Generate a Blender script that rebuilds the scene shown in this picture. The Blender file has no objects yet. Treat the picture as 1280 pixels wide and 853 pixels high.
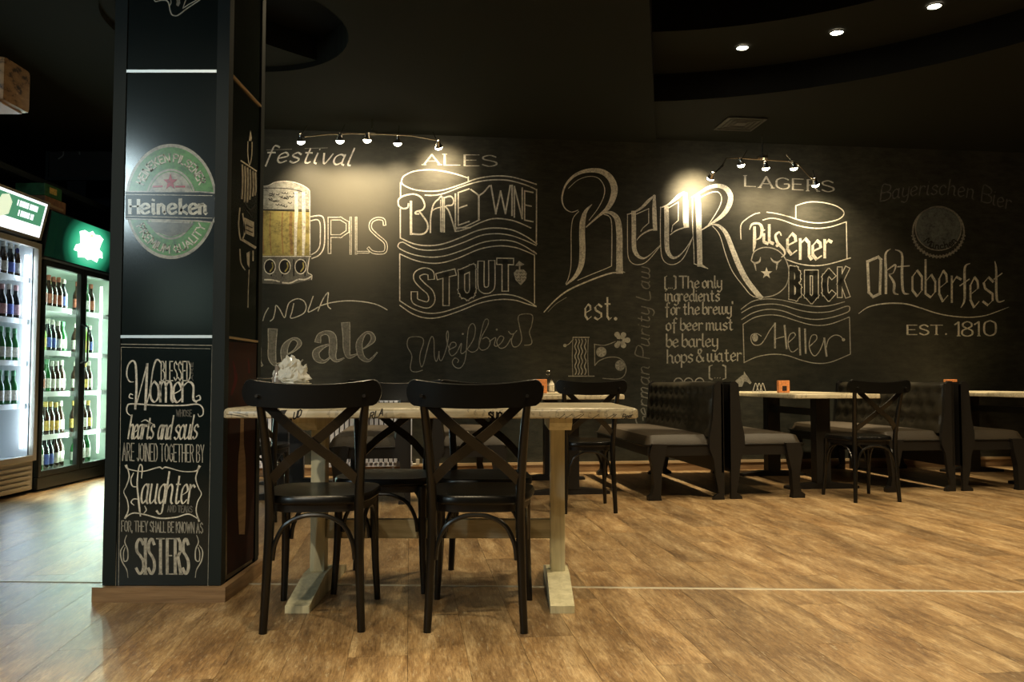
import bpy, bmesh, math, random
from mathutils import Vector, Matrix, noise
random.seed(7)
S = bpy.context.scene
COL = S.collection
PI = math.pi

# ------------------------------------------------------------------ camera
FPX = 1036.0; CAMZ = 0.9; PITCH = math.atan(49/FPX)
cd = bpy.data.cameras.new('camera'); cam = bpy.data.objects.new('camera', cd); COL.objects.link(cam)
cam.location = (0, 0, CAMZ); cam.rotation_euler = (PI/2+PITCH, 0, 0)
cd.sensor_fit = 'HORIZONTAL'; cd.sensor_width = 36; cd.lens = FPX/1280*36
cd.clip_start = 0.05; cd.clip_end = 100
S.camera = cam
# ------------------------------------------------------------------ world, exposure
w = bpy.data.worlds.new('world'); S.world = w; w.use_nodes = True
w.node_tree.nodes['Background'].inputs[0].default_value = (1, .8, .6, 1)
w.node_tree.nodes['Background'].inputs[1].default_value = 0.0015
S.view_settings.view_transform = 'Standard'; S.view_settings.look = 'None'
S.view_settings.exposure = 0.0; S.view_settings.gamma = 1.0; S.view_settings.use_curve_mapping = False
WARM = (1, .78, .48); WARM2 = (1, .80, .49); COOL = (.74, .95, 1); ICE = (.66, .80, 1); MINT = (.74, 1, .84)
def link(name, data): o = bpy.data.objects.new(name, data); COL.objects.link(o); return o
def spot(loc, tgt, power, color, size=70, blend=.6, rad=.03, name='spot_light'):
    l = bpy.data.lights.new(name, 'SPOT'); l.energy = power; l.color = color
    l.spot_size = math.radians(size); l.spot_blend = blend; l.shadow_soft_size = rad
    o = link(name, l); o.location = loc
    o.rotation_euler = (Vector(tgt)-Vector(loc)).to_track_quat('-Z', 'Y').to_euler()
    return o
def area(loc, tgt, sx, sy, power, color, name='area_light'):
    l = bpy.data.lights.new(name, 'AREA'); l.shape = 'RECTANGLE'; l.size = sx; l.size_y = sy
    l.energy = power; l.color = color
    o = link(name, l); o.location = loc
    o.rotation_euler = (Vector(tgt)-Vector(loc)).to_track_quat('-Z', 'Y').to_euler()
    return o
# lamp powers and aims
LIGHTS_OUT = [(2.2, 4.3, 270), (3.6, 5.0, 230), (.6, 5.0, 150), (-.9, 4.6, 80), (.5, 1.5, 230), (1.9, 2.0, 110), (3.8, 2.6, 130), (-.6, 1.1, 220), (5.2, 4.2, 130), (.9, -.8, 60), (-1.3, .9, 240), (3.2, -.6, 40)]
NEAR_U, NEAR_N, NEARP, NEARC = (-2.3, -1.0, .15, 1.3, 2.4, 3.5, 4.4, 5.5), 7.35, 600, 35
COOLP = 38
COOLP2 = 1.0
COLP = 360
DLP = 80
AIM1 = [(390, 245), (428, 250), (459, 255), (497, 245), (552, 215)]
POW1 = [40, 42, 54, 46, 52]
AIM2 = [(868, 245), (930, 270), (955, 275), (990, 270), (1024, 285)]
POW2 = [110, 24, 30, 24, 54]
FR1, FR2, GL1, GL2 = 2.2, 8, 4, 8
# downlights of the dining area that hang outside the frame (warm ceiling lamps)
for (x, y, p) in LIGHTS_OUT:
    spot((x, y, 3.27), (x, y, 0), p, WARM2, 124 if y > 4 else 96, .9, .06, 'ceiling_lamp_light')
# unseen spot added behind the camera to light the front of the column
spot((-1.75, -1.3, 3.2), (-1.43, 3.43, 1.15), COLP, (1, .90, .70), 30, .8, .04, 'added_column_light')
# unseen cool sources added left behind the camera for the column's gloss to mirror
area((-3.93, -1.4, 2.80), (-1.6, 3.4, 1.6), .22, .7, COOLP, COOL, 'unseen_cool_light')
area((-3.3, -1.5, 1.75), (-1.3, 3.4, 1.25), .6, .6, COOLP2, MINT, 'unseen_cool_light')

# ------------------------------------------------------------------ geometry of view
def ray(px, py):
    c, s = math.cos(PITCH), math.sin(PITCH)
    fx, up = (px-640)/FPX, (426.5-py)/FPX
    return Vector((fx, c - up*s, s + up*c))
O0 = Vector((0, 0, CAMZ))
def at_z(px, py, z): d = ray(px, py); return O0 + d*((z-CAMZ)/d.z)
def at_y(px, py, y): d = ray(px, py); return O0 + d*(y/d.y)
def at_x(px, py, x): d = ray(px, py); return O0 + d*(x/d.x)
YAW = math.radians(7.04)
N = Vector((-math.sin(YAW), math.cos(YAW), 0)); U = Vector((math.cos(YAW), math.sin(YAW), 0))
WD = 8.05                                   # distance of the chalk wall along its normal
def on_wall(px, py, off=0): d = ray(px, py); return O0 + d*((WD-off)/d.dot(N))
def un(u, n, z=0): return U*u + N*n + Vector((0, 0, z))

# unseen narrow spots added over the booths to brighten the chalk wall's foot
for u_ in NEAR_U:
    q = un(u_, NEAR_N, 3.27); spot(q, (q.x, q.y, 0), NEARP, WARM2, NEARC, .55, .03, 'added_booth_light')
# ------------------------------------------------------------------ materials
def nodes(name):
    m = bpy.data.materials.new(name); m.use_nodes = True
    nt = m.node_tree; return m, nt, nt.nodes['Principled BSDF']
def mat(name, col, rough=.5, metal=0, bump=0, bscale=40, var=0, vscale=8, spec=.5, emit=None, es=0):
    m, nt, b = nodes(name)
    b.inputs['Base Color'].default_value = (*col, 1); b.inputs['Roughness'].default_value = rough
    b.inputs['Metallic'].default_value = metal; b.inputs['Specular IOR Level'].default_value = spec
    if emit: b.inputs['Emission Color'].default_value = (*emit, 1); b.inputs['Emission Strength'].default_value = es
    if var or bump:
        tc = nt.nodes.new('ShaderNodeNewGeometry')
    if var:
        n = nt.nodes.new('ShaderNodeTexNoise'); n.inputs['Scale'].default_value = vscale; n.inputs['Detail'].default_value = 5
        nt.links.new(tc.outputs['Position'], n.inputs['Vector'])
        r = nt.nodes.new('ShaderNodeValToRGB'); r.color_ramp.elements[0].position = .3; r.color_ramp.elements[1].position = .7
        r.color_ramp.elements[0].color = (*[c*(1-var) for c in col], 1); r.color_ramp.elements[1].color = (*[min(1, c*(1+var)) for c in col], 1)
        nt.links.new(n.outputs['Fac'], r.inputs[0]); nt.links.new(r.outputs[0], b.inputs['Base Color'])
    if bump:
        n2 = nt.nodes.new('ShaderNodeTexNoise'); n2.inputs['Scale'].default_value = bscale; n2.inputs['Detail'].default_value = 4
        nt.links.new(tc.outputs['Position'], n2.inputs['Vector'])
        bp = nt.nodes.new('ShaderNodeBump'); bp.inputs['Strength'].default_value = bump; bp.inputs['Distance'].default_value = .01
        nt.links.new(n2.outputs['Fac'], bp.inputs['Height']); nt.links.new(bp.outputs[0], b.inputs['Normal'])
    return m
def ramp(nt, fac, stops):
    r = nt.nodes.new('ShaderNodeValToRGB'); e = r.color_ramp.elements
    while len(e) < len(stops): e.new(.5)
    for k, (p, c) in enumerate(stops): e[k].position = p; e[k].color = (*c, 1)
    nt.links.new(fac, r.inputs[0]); return r.outputs[0]
def noise_n(nt, vec, scale, detail=5, rough=.55, dist=0):
    n = nt.nodes.new('ShaderNodeTexNoise'); n.inputs['Scale'].default_value = scale; n.inputs['Detail'].default_value = detail
    n.inputs['Roughness'].default_value = rough; n.inputs['Distortion'].default_value = dist
    nt.links.new(vec, n.inputs['Vector']); return n.outputs['Fac']
def mapping(nt, vec, sc=(1, 1, 1), rot=(0, 0, 0), loc=(0, 0, 0)):
    m = nt.nodes.new('ShaderNodeMapping'); m.inputs['Scale'].default_value = sc
    m.inputs['Rotation'].default_value = rot; m.inputs['Location'].default_value = loc
    nt.links.new(vec, m.inputs['Vector']); return m.outputs[0]
def math_n(nt, op, a, b):
    m = nt.nodes.new('ShaderNodeMath'); m.operation = op
    for k, v in enumerate((a, b)):
        if isinstance(v, (int, float)): m.inputs[k].default_value = v
        else: nt.links.new(v, m.inputs[k])
    return m.outputs[0]
def mix(nt, fac, a, b, bt='MIX'):
    m = nt.nodes.new('ShaderNodeMix'); m.data_type = 'RGBA'; m.blend_type = bt
    for sock, v in ((m.inputs[0], fac), (m.inputs[6], a), (m.inputs[7], b)):
        if isinstance(v, (int, float)): sock.default_value = v
        elif isinstance(v, tuple): sock.default_value = (*v, 1)
        else: nt.links.new(v, sock)
    return m.outputs[2]
def geo(nt): return nt.nodes.new('ShaderNodeNewGeometry')
M = {}
# chalkboard paint with wiped chalk dust
DUST_GLOW = [(412, 262, .95, .6), (455, 290, .7, .5), (545, 210, .5, .25), (1100, 335, .5, .4), (1068, 372, .3, .3), (960, 245, .6, .25), (865, 235, .5, .25), (1100, 440, 1.0, .15), (420, 380, .9, .25)]  # dust patches, plus a glow painted into the colour by the Oktoberfest lettering
def board(name, base, dust, amount):
    m, nt, b = nodes(name); p = geo(nt).outputs['Position']
    n1 = noise_n(nt, mapping(nt, p, (.9, .9, .55), loc=(3, 1, 2)), 1.3, 6, .6, .4)
    n2 = noise_n(nt, mapping(nt, p, (1, 1, 3)), 7, 6, .7)
    f = math_n(nt, 'MULTIPLY', n1, n2)
    c = ramp(nt, f, [(.14, base), (.42, tuple(b0+(d-b0)*amount for b0, d in zip(base, dust)))])
    for (px, py, rad, k) in DUST_GLOW:
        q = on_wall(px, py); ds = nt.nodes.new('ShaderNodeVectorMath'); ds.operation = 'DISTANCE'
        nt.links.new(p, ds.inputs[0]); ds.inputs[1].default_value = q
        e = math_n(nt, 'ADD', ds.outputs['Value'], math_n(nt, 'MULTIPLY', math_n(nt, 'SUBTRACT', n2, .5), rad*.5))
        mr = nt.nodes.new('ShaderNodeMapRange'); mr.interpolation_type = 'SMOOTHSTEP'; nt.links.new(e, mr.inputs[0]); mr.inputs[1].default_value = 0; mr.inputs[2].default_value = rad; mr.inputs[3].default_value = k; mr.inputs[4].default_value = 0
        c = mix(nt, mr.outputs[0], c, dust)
    nt.links.new(c, b.inputs['Base Color']); b.inputs['Roughness'].default_value = .62; b.inputs['Specular IOR Level'].default_value = .3
    return m
M['wall'] = board('chalkboard_wall', (.0175, .0195, .0145), (.12, .112, .085), .42)
M['board_in'] = mat('chalkboard_clean', (.018, .017, .015), .65, spec=.25)
M['ceil'] = mat('black_ceiling_paint', (.0115, .0125, .0085), .85, spec=.15)
M['fascia'] = mat('shaded_ceiling_paint', (.004, .004, .003), .85, spec=.1)  # ceiling paint darkened: the fascia's shade is put into the colour
M['darkwall'] = mat('dark_wall_paint', (.015, .016, .018), .7, spec=.2)
M['slab'] = mat('screed', (.05, .035, .02), .8)
M['colblack'] = mat('column_gloss_black', (.008, .013, .013), .14, spec=.5)
M['colgrey'] = mat('column_grey_trim', (.010, .016, .016), .6, spec=.25)
M['steel'] = mat('brushed_steel', (.75, .78, .78), .35, 1)
M['strip'] = mat('threshold_aluminium', (.50, .46, .36), .45, .5)
M['gold'] = mat('brass_strip', (.55, .40, .22), .4, .6)
M['chrome'] = mat('chrome', (.7, .66, .6), .18, 1)
M['black'] = mat('black_lacquered_wood', (.0045, .0042, .0035), .28, spec=.45, bump=.03, bscale=30)
M['blackm'] = mat('black_painted_frame', (.010, .009, .008), .42, spec=.4)
M['leather'] = mat('dark_brown_leather', (.020, .017, .011), .36, bump=.15, bscale=90, var=.25, vscale=5, spec=.45)
M['leatherseat'] = mat('brown_leather_seat', (.030, .022, .013), .5, bump=.15, bscale=90, var=.2, vscale=6, spec=.4)
M['rad'] = mat('white_radiator_enamel', (.74, .76, .88), .4)
M['ceramic'] = mat('white_ceramic', (.7, .66, .56), .25)
M['orange'] = mat('orange_card', (.75, .28, .09), .55, var=.25, vscale=60)
def chalk(name, col, cover, scale=55, gloss=False):
    m, nt, b = nodes(name); p = geo(nt).outputs['Position']
    n = noise_n(nt, p, scale, 4, .75); n2 = noise_n(nt, p, 9, 3)
    f = math_n(nt, 'ADD', math_n(nt, 'MULTIPLY', n, .75), math_n(nt, 'MULTIPLY', n2, .35))
    dark = tuple(.03+(c-.03)*cover*.35 for c in col); lit = tuple(.03+(c-.03)*cover for c in col)
    c = ramp(nt, f, [(.38, dark), (.62, lit)])
    nt.links.new(c, b.inputs['Base Color']); b.inputs['Roughness'].default_value = .20 if gloss else .95; b.inputs['Specular IOR Level'].default_value = .4 if gloss else .05
    return m
CH = (.80, .77, .66)
M['c1'] = chalk('chalk_bright', CH, 1.0); M['c2'] = chalk('chalk_medium', CH, .62)
M['c3'] = chalk('chalk_soft', CH, .42); M['c4'] = chalk('chalk_faint', CH, .2)
M['c4b'] = chalk('chalk_fill_grey', CH, .26); M['cx'] = chalk('chalk_heavy', (.86, .83, .73), 1.0)
M['cyel'] = chalk('chalk_amber', (.46, .39, .14), 1.0, 25); M['corg'] = chalk('chalk_orange', (.42, .27, .11), .9, 25)
M['cgrn'] = chalk('chalk_green', (.10, .36, .09), 1.0, 40); M['cred'] = chalk('chalk_red', (.42, .06, .08), 1.0)
M['ccream'] = chalk('chalk_cream', (.52, .52, .46), .85, 40); M['cgrey'] = chalk('chalk_grey_teal', (.30, .34, .32), .45, 30)
M['ctan'] = chalk('print_tan', (.38, .24, .10), .8, 20); M['cmaroon'] = chalk('print_maroon', (.06, .025, .018), .7, 12); M['cred2'] = chalk('print_red', (.13, .02, .02), .7, 12)
M['ecream'] = chalk('emblem_cream', (.50, .50, .43), .85, 40, True); M['egrn'] = chalk('emblem_green', (.13, .34, .11), .9, 40, True); M['egrey'] = chalk('emblem_grey', (.30, .32, .28), .55, 30, True)
M['ered'] = chalk('emblem_red', (.42, .07, .09), 1.0, 55, True); M['eblk'] = mat('emblem_black', (.008, .011, .011), .22, spec=.3); M['etext'] = chalk('emblem_lettering', (.66, .66, .56), .95, 40, True)
M['paint'] = mat('painted_cream', (.60, .58, .48), .5, spec=.3)
M['ink'] = mat('printed_ink', (.02, .018, .015), .6)
# floor boards
def floor_mat():
    m, nt, b = nodes('distressed_wood_plank'); g = geo(nt); p = g.outputs['Position']
    oi = nt.nodes.new('ShaderNodeObjectInfo')
    rnd = math_n(nt, 'FRACT', math_n(nt, 'ADD', oi.outputs['Random'], math_n(nt, 'MULTIPLY', g.outputs['Random Per Island'], 7.31)), 0)
    v = mapping(nt, p, (1, 1, 1), rot=(0, 0, -YAW))
    cx = nt.nodes.new('ShaderNodeCombineXYZ')
    nt.links.new(math_n(nt, 'MULTIPLY', rnd, 31), cx.inputs[0]); nt.links.new(math_n(nt, 'MULTIPLY', rnd, 57), cx.inputs[1])
    ad = nt.nodes.new('ShaderNodeVectorMath'); ad.operation = 'ADD'; nt.links.new(v, ad.inputs[0]); nt.links.new(cx.outputs[0], ad.inputs[1]); v = ad.outputs[0]
    big = noise_n(nt, mapping(nt, v, (7, 1.3, 1)), 1.5, 8, .68, .25)
    fine = noise_n(nt, mapping(nt, v, (52, 5.5, 1)), 2.2, 9, .8, .1)
    blot = noise_n(nt, mapping(nt, v, (2.6, 1.2, 1)), 2.0, 6, .65)
    f = math_n(nt, 'ADD', math_n(nt, 'MULTIPLY', big, .60), math_n(nt, 'MULTIPLY', fine, .42))
    c = ramp(nt, f, [(.37, (.105, .066, .033)), (.455, (.225, .150, .076)), (.53, (.355, .255, .136)), (.62, (.55, .44, .27))])
    red = ramp(nt, blot, [(.42, (1.05, 1.0, .95)), (.60, (.93, .80, .63))])
    c = mix(nt, .7, c, red, 'MULTIPLY')
    tint = ramp(nt, rnd, [(0, (.62, .60, .60)), (.35, (.95, .92, .88)), (.7, (1.05, 1.0, .95)), (1, (.80, .76, .72))])
    c = mix(nt, .9, c, tint, 'MULTIPLY')
    grain = noise_n(nt, mapping(nt, v, (120, 9, 1)), 1.6, 6, .8)
    c = mix(nt, .85, c, ramp(nt, grain, [(.38, (.60, .56, .52)), (.50, (1, 1, 1)), (.62, (1.22, 1.22, 1.20))]), 'MULTIPLY')
    crack = noise_n(nt, mapping(nt, v, (34, 14, 1)), 2.4, 7, .82, .6); zone = noise_n(nt, mapping(nt, v, (3, 1.6, 1), loc=(5, 2, 0)), 1.5, 3)
    c = mix(nt, math_n(nt, 'MULTIPLY', ramp(nt, crack, [(.36, (.8, .8, .8)), (.44, (0, 0, 0))]), ramp(nt, zone, [(.42, (0, 0, 0)), (.56, (1, 1, 1))])), c, (.13, .085, .05))
    # worn pale flecks
    fl = noise_n(nt, mapping(nt, v, (38, 8, 1)), 1.8, 6, .78, .5)
    c = mix(nt, ramp(nt, fl, [(.57, (0, 0, 0)), (.66, (.6, .6, .6))]), c, (.56, .48, .33))
    nt.links.new(c, b.inputs['Base Color'])
    rr = nt.nodes.new('ShaderNodeMapRange'); nt.links.new(f, rr.inputs[0]); rr.inputs[3].default_value = .30; rr.inputs[4].default_value = .46
    nt.links.new(rr.outputs[0], b.inputs['Roughness']); b.inputs['Specular IOR Level'].default_value = .5
    bp = nt.nodes.new('ShaderNodeBump'); bp.inputs['Strength'].default_value = .25; bp.inputs['Distance'].default_value = .003
    nt.links.new(fine, bp.inputs['Height']); nt.links.new(bp.outputs[0], b.inputs['Normal'])
    return m
M['floor'] = floor_mat()
def wood(name, a, bcol, sc=(20, 20, 1.5), rough=.5):
    m, nt, b = nodes(name); p = geo(nt).outputs['Position']
    f = noise_n(nt, mapping(nt, p, sc), 1.5, 6, .65, .6)
    nt.links.new(ramp(nt, f, [(.35, a), (.65, bcol)]), b.inputs['Base Color']); b.inputs['Roughness'].default_value = rough
    return m
M['pine'] = wood('pale_painted_wood', (.54, .50, .32), (.74, .69, .47))
M['pinex'] = wood('pale_painted_wood_beam', (.42, .37, .23), (.62, .56, .38), (1.5, 20, 20))
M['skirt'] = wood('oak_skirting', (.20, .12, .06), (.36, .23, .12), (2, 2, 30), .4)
M['skirt_lit'] = wood('oak_skirting_lit_top', (.50, .36, .20), (.62, .46, .28), (2, 2, 30), .4)  # oak with the light from above put into the colour
# table top printed with scraps of newspaper
def paper_top():
    m, nt, b = nodes('newsprint_tabletop'); p = geo(nt).outputs['Position']
    vo = nt.nodes.new('ShaderNodeTexVoronoi'); vo.inputs['Scale'].default_value = 6; vo.inputs['Randomness'].default_value = .9
    nt.links.new(mapping(nt, p, (1, 1.3, 1), rot=(0, 0, .5)), vo.inputs['Vector'])
    sc = ramp(nt, vo.outputs['Color'], [(0, (.42, .37, .25)), (.5, (.60, .54, .39)), (1, (.52, .46, .33))])
    n = noise_n(nt, mapping(nt, p, (3, 18, 18)), 2, 6, .7)
    c = mix(nt, .6, sc, ramp(nt, n, [(.35, (.55, .5, .4)), (.6, (1.1, 1.05, 1))]), 'MULTIPLY')
    # fine print: rows of broken dark marks
    wv = nt.nodes.new('ShaderNodeTexWave'); wv.inputs['Scale'].default_value = 22; wv.inputs['Distortion'].default_value = 0
    nt.links.new(mapping(nt, p, (1, 1, 1), rot=(0, 0, 1.1)), wv.inputs['Vector'])
    br = noise_n(nt, p, 90, 2)
    pr = math_n(nt, 'MULTIPLY', math_n(nt, 'GREATER_THAN', wv.outputs['Fac'], .62), math_n(nt, 'GREATER_THAN', br, .52))
    where = math_n(nt, 'GREATER_THAN', noise_n(nt, p, 3.5, 1), .5)
    c = mix(nt, math_n(nt, 'MULTIPLY', math_n(nt, 'MULTIPLY', pr, where), .45), c, (.12, .10, .08))
    nt.links.new(c, b.inputs['Base Color']); b.inputs['Roughness'].default_value = .28
    return m
M['news'] = paper_top()
def glass(name, tint=(1, 1, 1), gl=.12, dark=0):
    m = bpy.data.materials.new(name); m.use_nodes = True; nt = m.node_tree; nt.nodes.clear()
    o = nt.nodes.new('ShaderNodeOutputMaterial'); t = nt.nodes.new('ShaderNodeBsdfTransparent'); t.inputs[0].default_value = (*tint, 1)
    g = nt.nodes.new('ShaderNodeBsdfGlossy'); g.inputs['Roughness'].default_value = .05
    fr = nt.nodes.new('ShaderNodeFresnel'); fr.inputs[0].default_value = 1.45
    mx = nt.nodes.new('ShaderNodeMixShader'); nt.links.new(math_n(nt, 'MULTIPLY', fr.outputs[0], gl), mx.inputs[0])
    nt.links.new(t.outputs[0], mx.inputs[1]); nt.links.new(g.outputs[0], mx.inputs[2]); nt.links.new(mx.outputs[0], o.inputs[0])
    return m
M['pane'] = glass('cooler_door_glass', (.93, .97, .95), .6)
def emis(name, col, s):
    m, nt, b = nodes(name); b.inputs['Base Color'].default_value = (*col, 1)
    b.inputs['Emission Color'].default_value = (*col, 1); b.inputs['Emission Strength'].default_value = s; return m
M['bulb'] = emis('lamp_bulb', (1, .86, .62), 60)
M['led'] = emis('led_tube', (.80, .90, 1), 9); M['ledg'] = emis('led_tube_mint', (.85, 1, .92), 7)

# ------------------------------------------------------------------ mesh helpers
def mesh(name, verts, faces, m=None, parent=None, smooth=False, mats=None, mi=None):
    me = bpy.data.meshes.new(name); me.from_pydata([tuple(v) for v in verts], [], faces); me.update()
    if mats:
        for x in mats: me.materials.append(x)
        me.polygons.foreach_set('material_index', mi)
    elif m: me.materials.append(m)
    if smooth: me.polygons.foreach_set('use_smooth', [True]*len(me.polygons))
    o = link(name, me)
    if parent: o.parent = parent
    return o
class G:
    def __init__(s): s.v = []; s.f = []; s.k = []; s.cur = 0
    def add(s, vs, fs):
        b = len(s.v); s.v += [tuple(v) for v in vs]; s.f += [tuple(i+b for i in f) for f in fs]; s.k += [s.cur]*len(fs); return s
    def box(s, x0, y0, z0, x1, y1, z1, c=0):
        if c <= 0:
            return s.add([(x0,y0,z0),(x1,y0,z0),(x1,y1,z0),(x0,y1,z0),(x0,y0,z1),(x1,y0,z1),(x1,y1,z1),(x0,y1,z1)],
                  [(0,3,2,1),(4,5,6,7),(0,1,5,4),(1,2,6,5),(2,3,7,6),(3,0,4,7)])
        bm = bmesh.new(); bmesh.ops.create_cube(bm, size=1)
        for v in bm.verts: v.co = Vector((x0+(v.co.x+.5)*(x1-x0), y0+(v.co.y+.5)*(y1-y0), z0+(v.co.z+.5)*(z1-z0)))
        bmesh.ops.bevel(bm, geom=bm.edges[:], offset=c, segments=2, affect='EDGES', profile=.6)
        bm.verts.index_update(); s.add([v.co for v in bm.verts], [[v.index for v in f.verts] for f in bm.faces]); bm.free(); return s
    def tube(s, pts, r, n=10, cap=True, flat=None):
        """sweep a round (or flat=(a,b) elliptic) section along pts; r number or list"""
        pts = [Vector(p) for p in pts]; k = len(pts)
        if isinstance(r, (int, float)): r = [r]*k
        T = []
        for i in range(k):
            T.append((pts[min(i+1, k-1)]-pts[max(i-1, 0)]).normalized())
        ref = Vector((0, 0, 1)) if abs(T[0].z) < .9 else Vector((0, 1, 0))
        A = (ref - T[0]*ref.dot(T[0])).normalized(); vs = []; fs = []
        for i in range(k):
            A = (A - T[i]*A.dot(T[i])).normalized(); B = T[i].cross(A)
            fa, fb = flat if flat else (1, 1)
            for j in range(n):
                a = 2*PI*j/n; vs.append(pts[i] + A*(math.cos(a)*r[i]*fa) + B*(math.sin(a)*r[i]*fb))
        for i in range(k-1):
            for j in range(n):
                fs.append((i*n+j, i*n+(j+1)%n, (i+1)*n+(j+1)%n, (i+1)*n+j))
        if cap: fs.append(tuple(range(n-1, -1, -1))); fs.append(tuple((k-1)*n+j for j in range(n)))
        return s.add(vs, fs)
    def lathe(s, prof, c=(0, 0, 0), n=16, cap=True):
        vs = []; fs = []
        for (r, z) in prof:
            for j in range(n): a = 2*PI*j/n; vs.append((c[0]+r*math.cos(a), c[1]+r*math.sin(a), c[2]+z))
        for i in range(len(prof)-1):
            for j in range(n): fs.append((i*n+j, i*n+(j+1)%n, (i+1)*n+(j+1)%n, (i+1)*n+j))
        if cap: fs.append(tuple(range(n-1, -1, -1))); fs.append(tuple((len(prof)-1)*n+j for j in range(n)))
        return s.add(vs, fs)
    def prism(s, poly, z0, z1, ax='z'):
        """poly of 2D points, extruded along ax"""
        def P(a, b, t): return {'z': (a, b, t), 'y': (a, t, b), 'x': (t, a, b)}[ax]
        n = len(poly)
        s.add([P(a, b, z0) for a, b in poly]+[P(a, b, z1) for a, b in poly],
              [tuple(range(n-1, -1, -1)), tuple(range(n, 2*n))]+[(i, (i+1) % n, n+(i+1) % n, n+i) for i in range(n)])
        return s
    def obj(s, name, m, parent=None, smooth=False, fix=True):
        o = mesh(name, s.v, s.f, m if not isinstance(m, list) else None, parent, smooth, m if isinstance(m, list) else None, s.k)
        if fix:
            bm = bmesh.new(); bm.from_mesh(o.data); bmesh.ops.recalc_face_normals(bm, faces=bm.faces[:]); bm.to_mesh(o.data); bm.free()
        if smooth:
            o.data.polygons.foreach_set('use_smooth', [True]*len(o.data.polygons))
            try: o.data.set_sharp_from_angle(angle=math.radians(40))
            except Exception: pass
        return o
def cat(pts, n=6, closed=False):
    """Catmull-Rom through tuples of any length"""
    out = []; k = len(pts)
    if k < 3: return [tuple(p) for p in pts]
    rng = range(k if closed else k-1)
    for i in rng:
        if closed: p0, p1, p2, p3 = pts[i-1], pts[i], pts[(i+1) % k], pts[(i+2) % k]
        else: p0, p1, p2, p3 = pts[max(i-1, 0)], pts[i], pts[i+1], pts[min(i+2, k-1)]
        for j in range(n):
            t = j/n
            out.append(tuple(.5*((2*b)+(-a+c)*t+(2*a-5*b+4*c-d)*t*t+(-a+3*b-3*c+d)*t**3) for a, b, c, d in zip(p0, p1, p2, p3)))
    if not closed: out.append(tuple(pts[-1]))
    return out
def empty(name, loc=(0, 0, 0), rz=0): o = link(name, None); o.location = loc; o.rotation_euler = (0, 0, rz); o.empty_display_size = .1; return o
def tag(o, label, category, group=None, kind=None):
    o['label'] = label
    if category: o['category'] = category
    if group: o['group'] = group
    if kind: o['kind'] = kind
    return o
def struct(o): o['kind'] = 'structure'; return o
def kids(o): return [c for c in ALLCH.get(o, [])]
def copy_tree(o, parent=None):
    c = o.copy(); COL.objects.link(c); c.parent = parent
    for ch in list(o.children): copy_tree(ch, c)
    return c

# ------------------------------------------------------------------ structure
YB = -4.0
# chalk wall
g = G(); th = .12
a, b_ = -2.40, 8.0
q = [un(a, WD), un(b_, WD), un(b_, WD+th), un(a, WD+th)]
g.add([*q, *[p+Vector((0, 0, 4.0)) for p in q]], [(0,3,2,1),(4,5,6,7),(0,1,5,4),(1,2,6,5),(2,3,7,6),(3,0,4,7)])
WALL = struct(g.obj('wall_back', M['wall']))
# return wall and far left alcove behind the coolers
pL = un(a, WD)
g = G(); g.box(pL.x-.0, pL.y+.12, 0, pL.x+.12, 9.6, 4.0); struct(g.obj('wall_alcove', M['darkwall']))
g = G(); g.box(-5.2, 9.6, 0, pL.x+.12, 9.72, 4.0); struct(g.obj('wall_far', M['darkwall']))
g = G(); g.box(-5.32, YB, 0, -5.2, 9.72, 4.0); struct(g.obj('wall_left', M['darkwall']))
g = G(); g.box(-5.2, YB-.12, 0, 9.0, YB, 4.0); struct(g.obj('wall_front', M['darkwall']))
g = G(); g.box(9.0, YB-.12, 0, 9.12, 9.72, 4.0); struct(g.obj('wall_right', M['darkwall']))
# baseboard of the chalk wall: oak board, top bead paler with painted light
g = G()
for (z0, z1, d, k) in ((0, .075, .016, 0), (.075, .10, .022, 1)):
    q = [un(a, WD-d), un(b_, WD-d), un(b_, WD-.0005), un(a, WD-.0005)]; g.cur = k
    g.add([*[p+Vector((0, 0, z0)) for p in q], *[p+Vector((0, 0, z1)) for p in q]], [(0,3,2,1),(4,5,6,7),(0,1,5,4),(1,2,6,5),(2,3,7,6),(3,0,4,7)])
struct(g.obj('baseboard_back', [M['skirt'], M['skirt_lit']]))
# floor: screed slab, planks laid along the chalk wall's normal
g = G(); g.box(-5.2, YB, -.10, 9.0, 9.6, -.009); FLOOR = struct(g.obj('floor', M['slab']))
PW, PLn, GAP = .193, 1.285, .0012
pm = G(); pm.box(0, 0, -.008, PW-GAP, PLn-GAP, 0); 
plank0 = None; rest = G(); npl = 0
cands = []
for i in range(-31, 48):
    offn = (i*0.37*PLn) % PLn
    for j in range(-5, 8):
        u0 = i*PW; n0 = -.6 + j*PLn + offn
        n1 = min(n0+PLn, WD+.02 if u0 > a else 9.7)
        if n0 > n1-.05: continue
        c = un(u0+PW/2, (n0+n1)/2)
        if not (-5.25 < c.x < 9.05 and YB < c.y < 9.7): continue
        vis = False
        for pp in (un(u0, n0), un(u0+PW, n0), un(u0, n1), un(u0+PW, n1), c):
            if pp.y > 2.35 and abs(pp.x) < pp.y*.63: vis = True
        cands.append((vis, c.y, u0, n0, n1))
seen = sorted([c for c in cands if c[0]], key=lambda c: c[1])
near, far = seen[:296], seen[296:]
for (vis, cy, u0, n0, n1) in near:
    if plank0 is None:
        plank0 = pm.obj('plank', M['floor'], FLOOR); o = plank0
    else:
        o = plank0.copy(); COL.objects.link(o)
    o.location = un(u0, n0); o.rotation_euler = (0, 0, YAW); o.scale = (1, (n1-n0)/PLn, 1)
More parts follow.
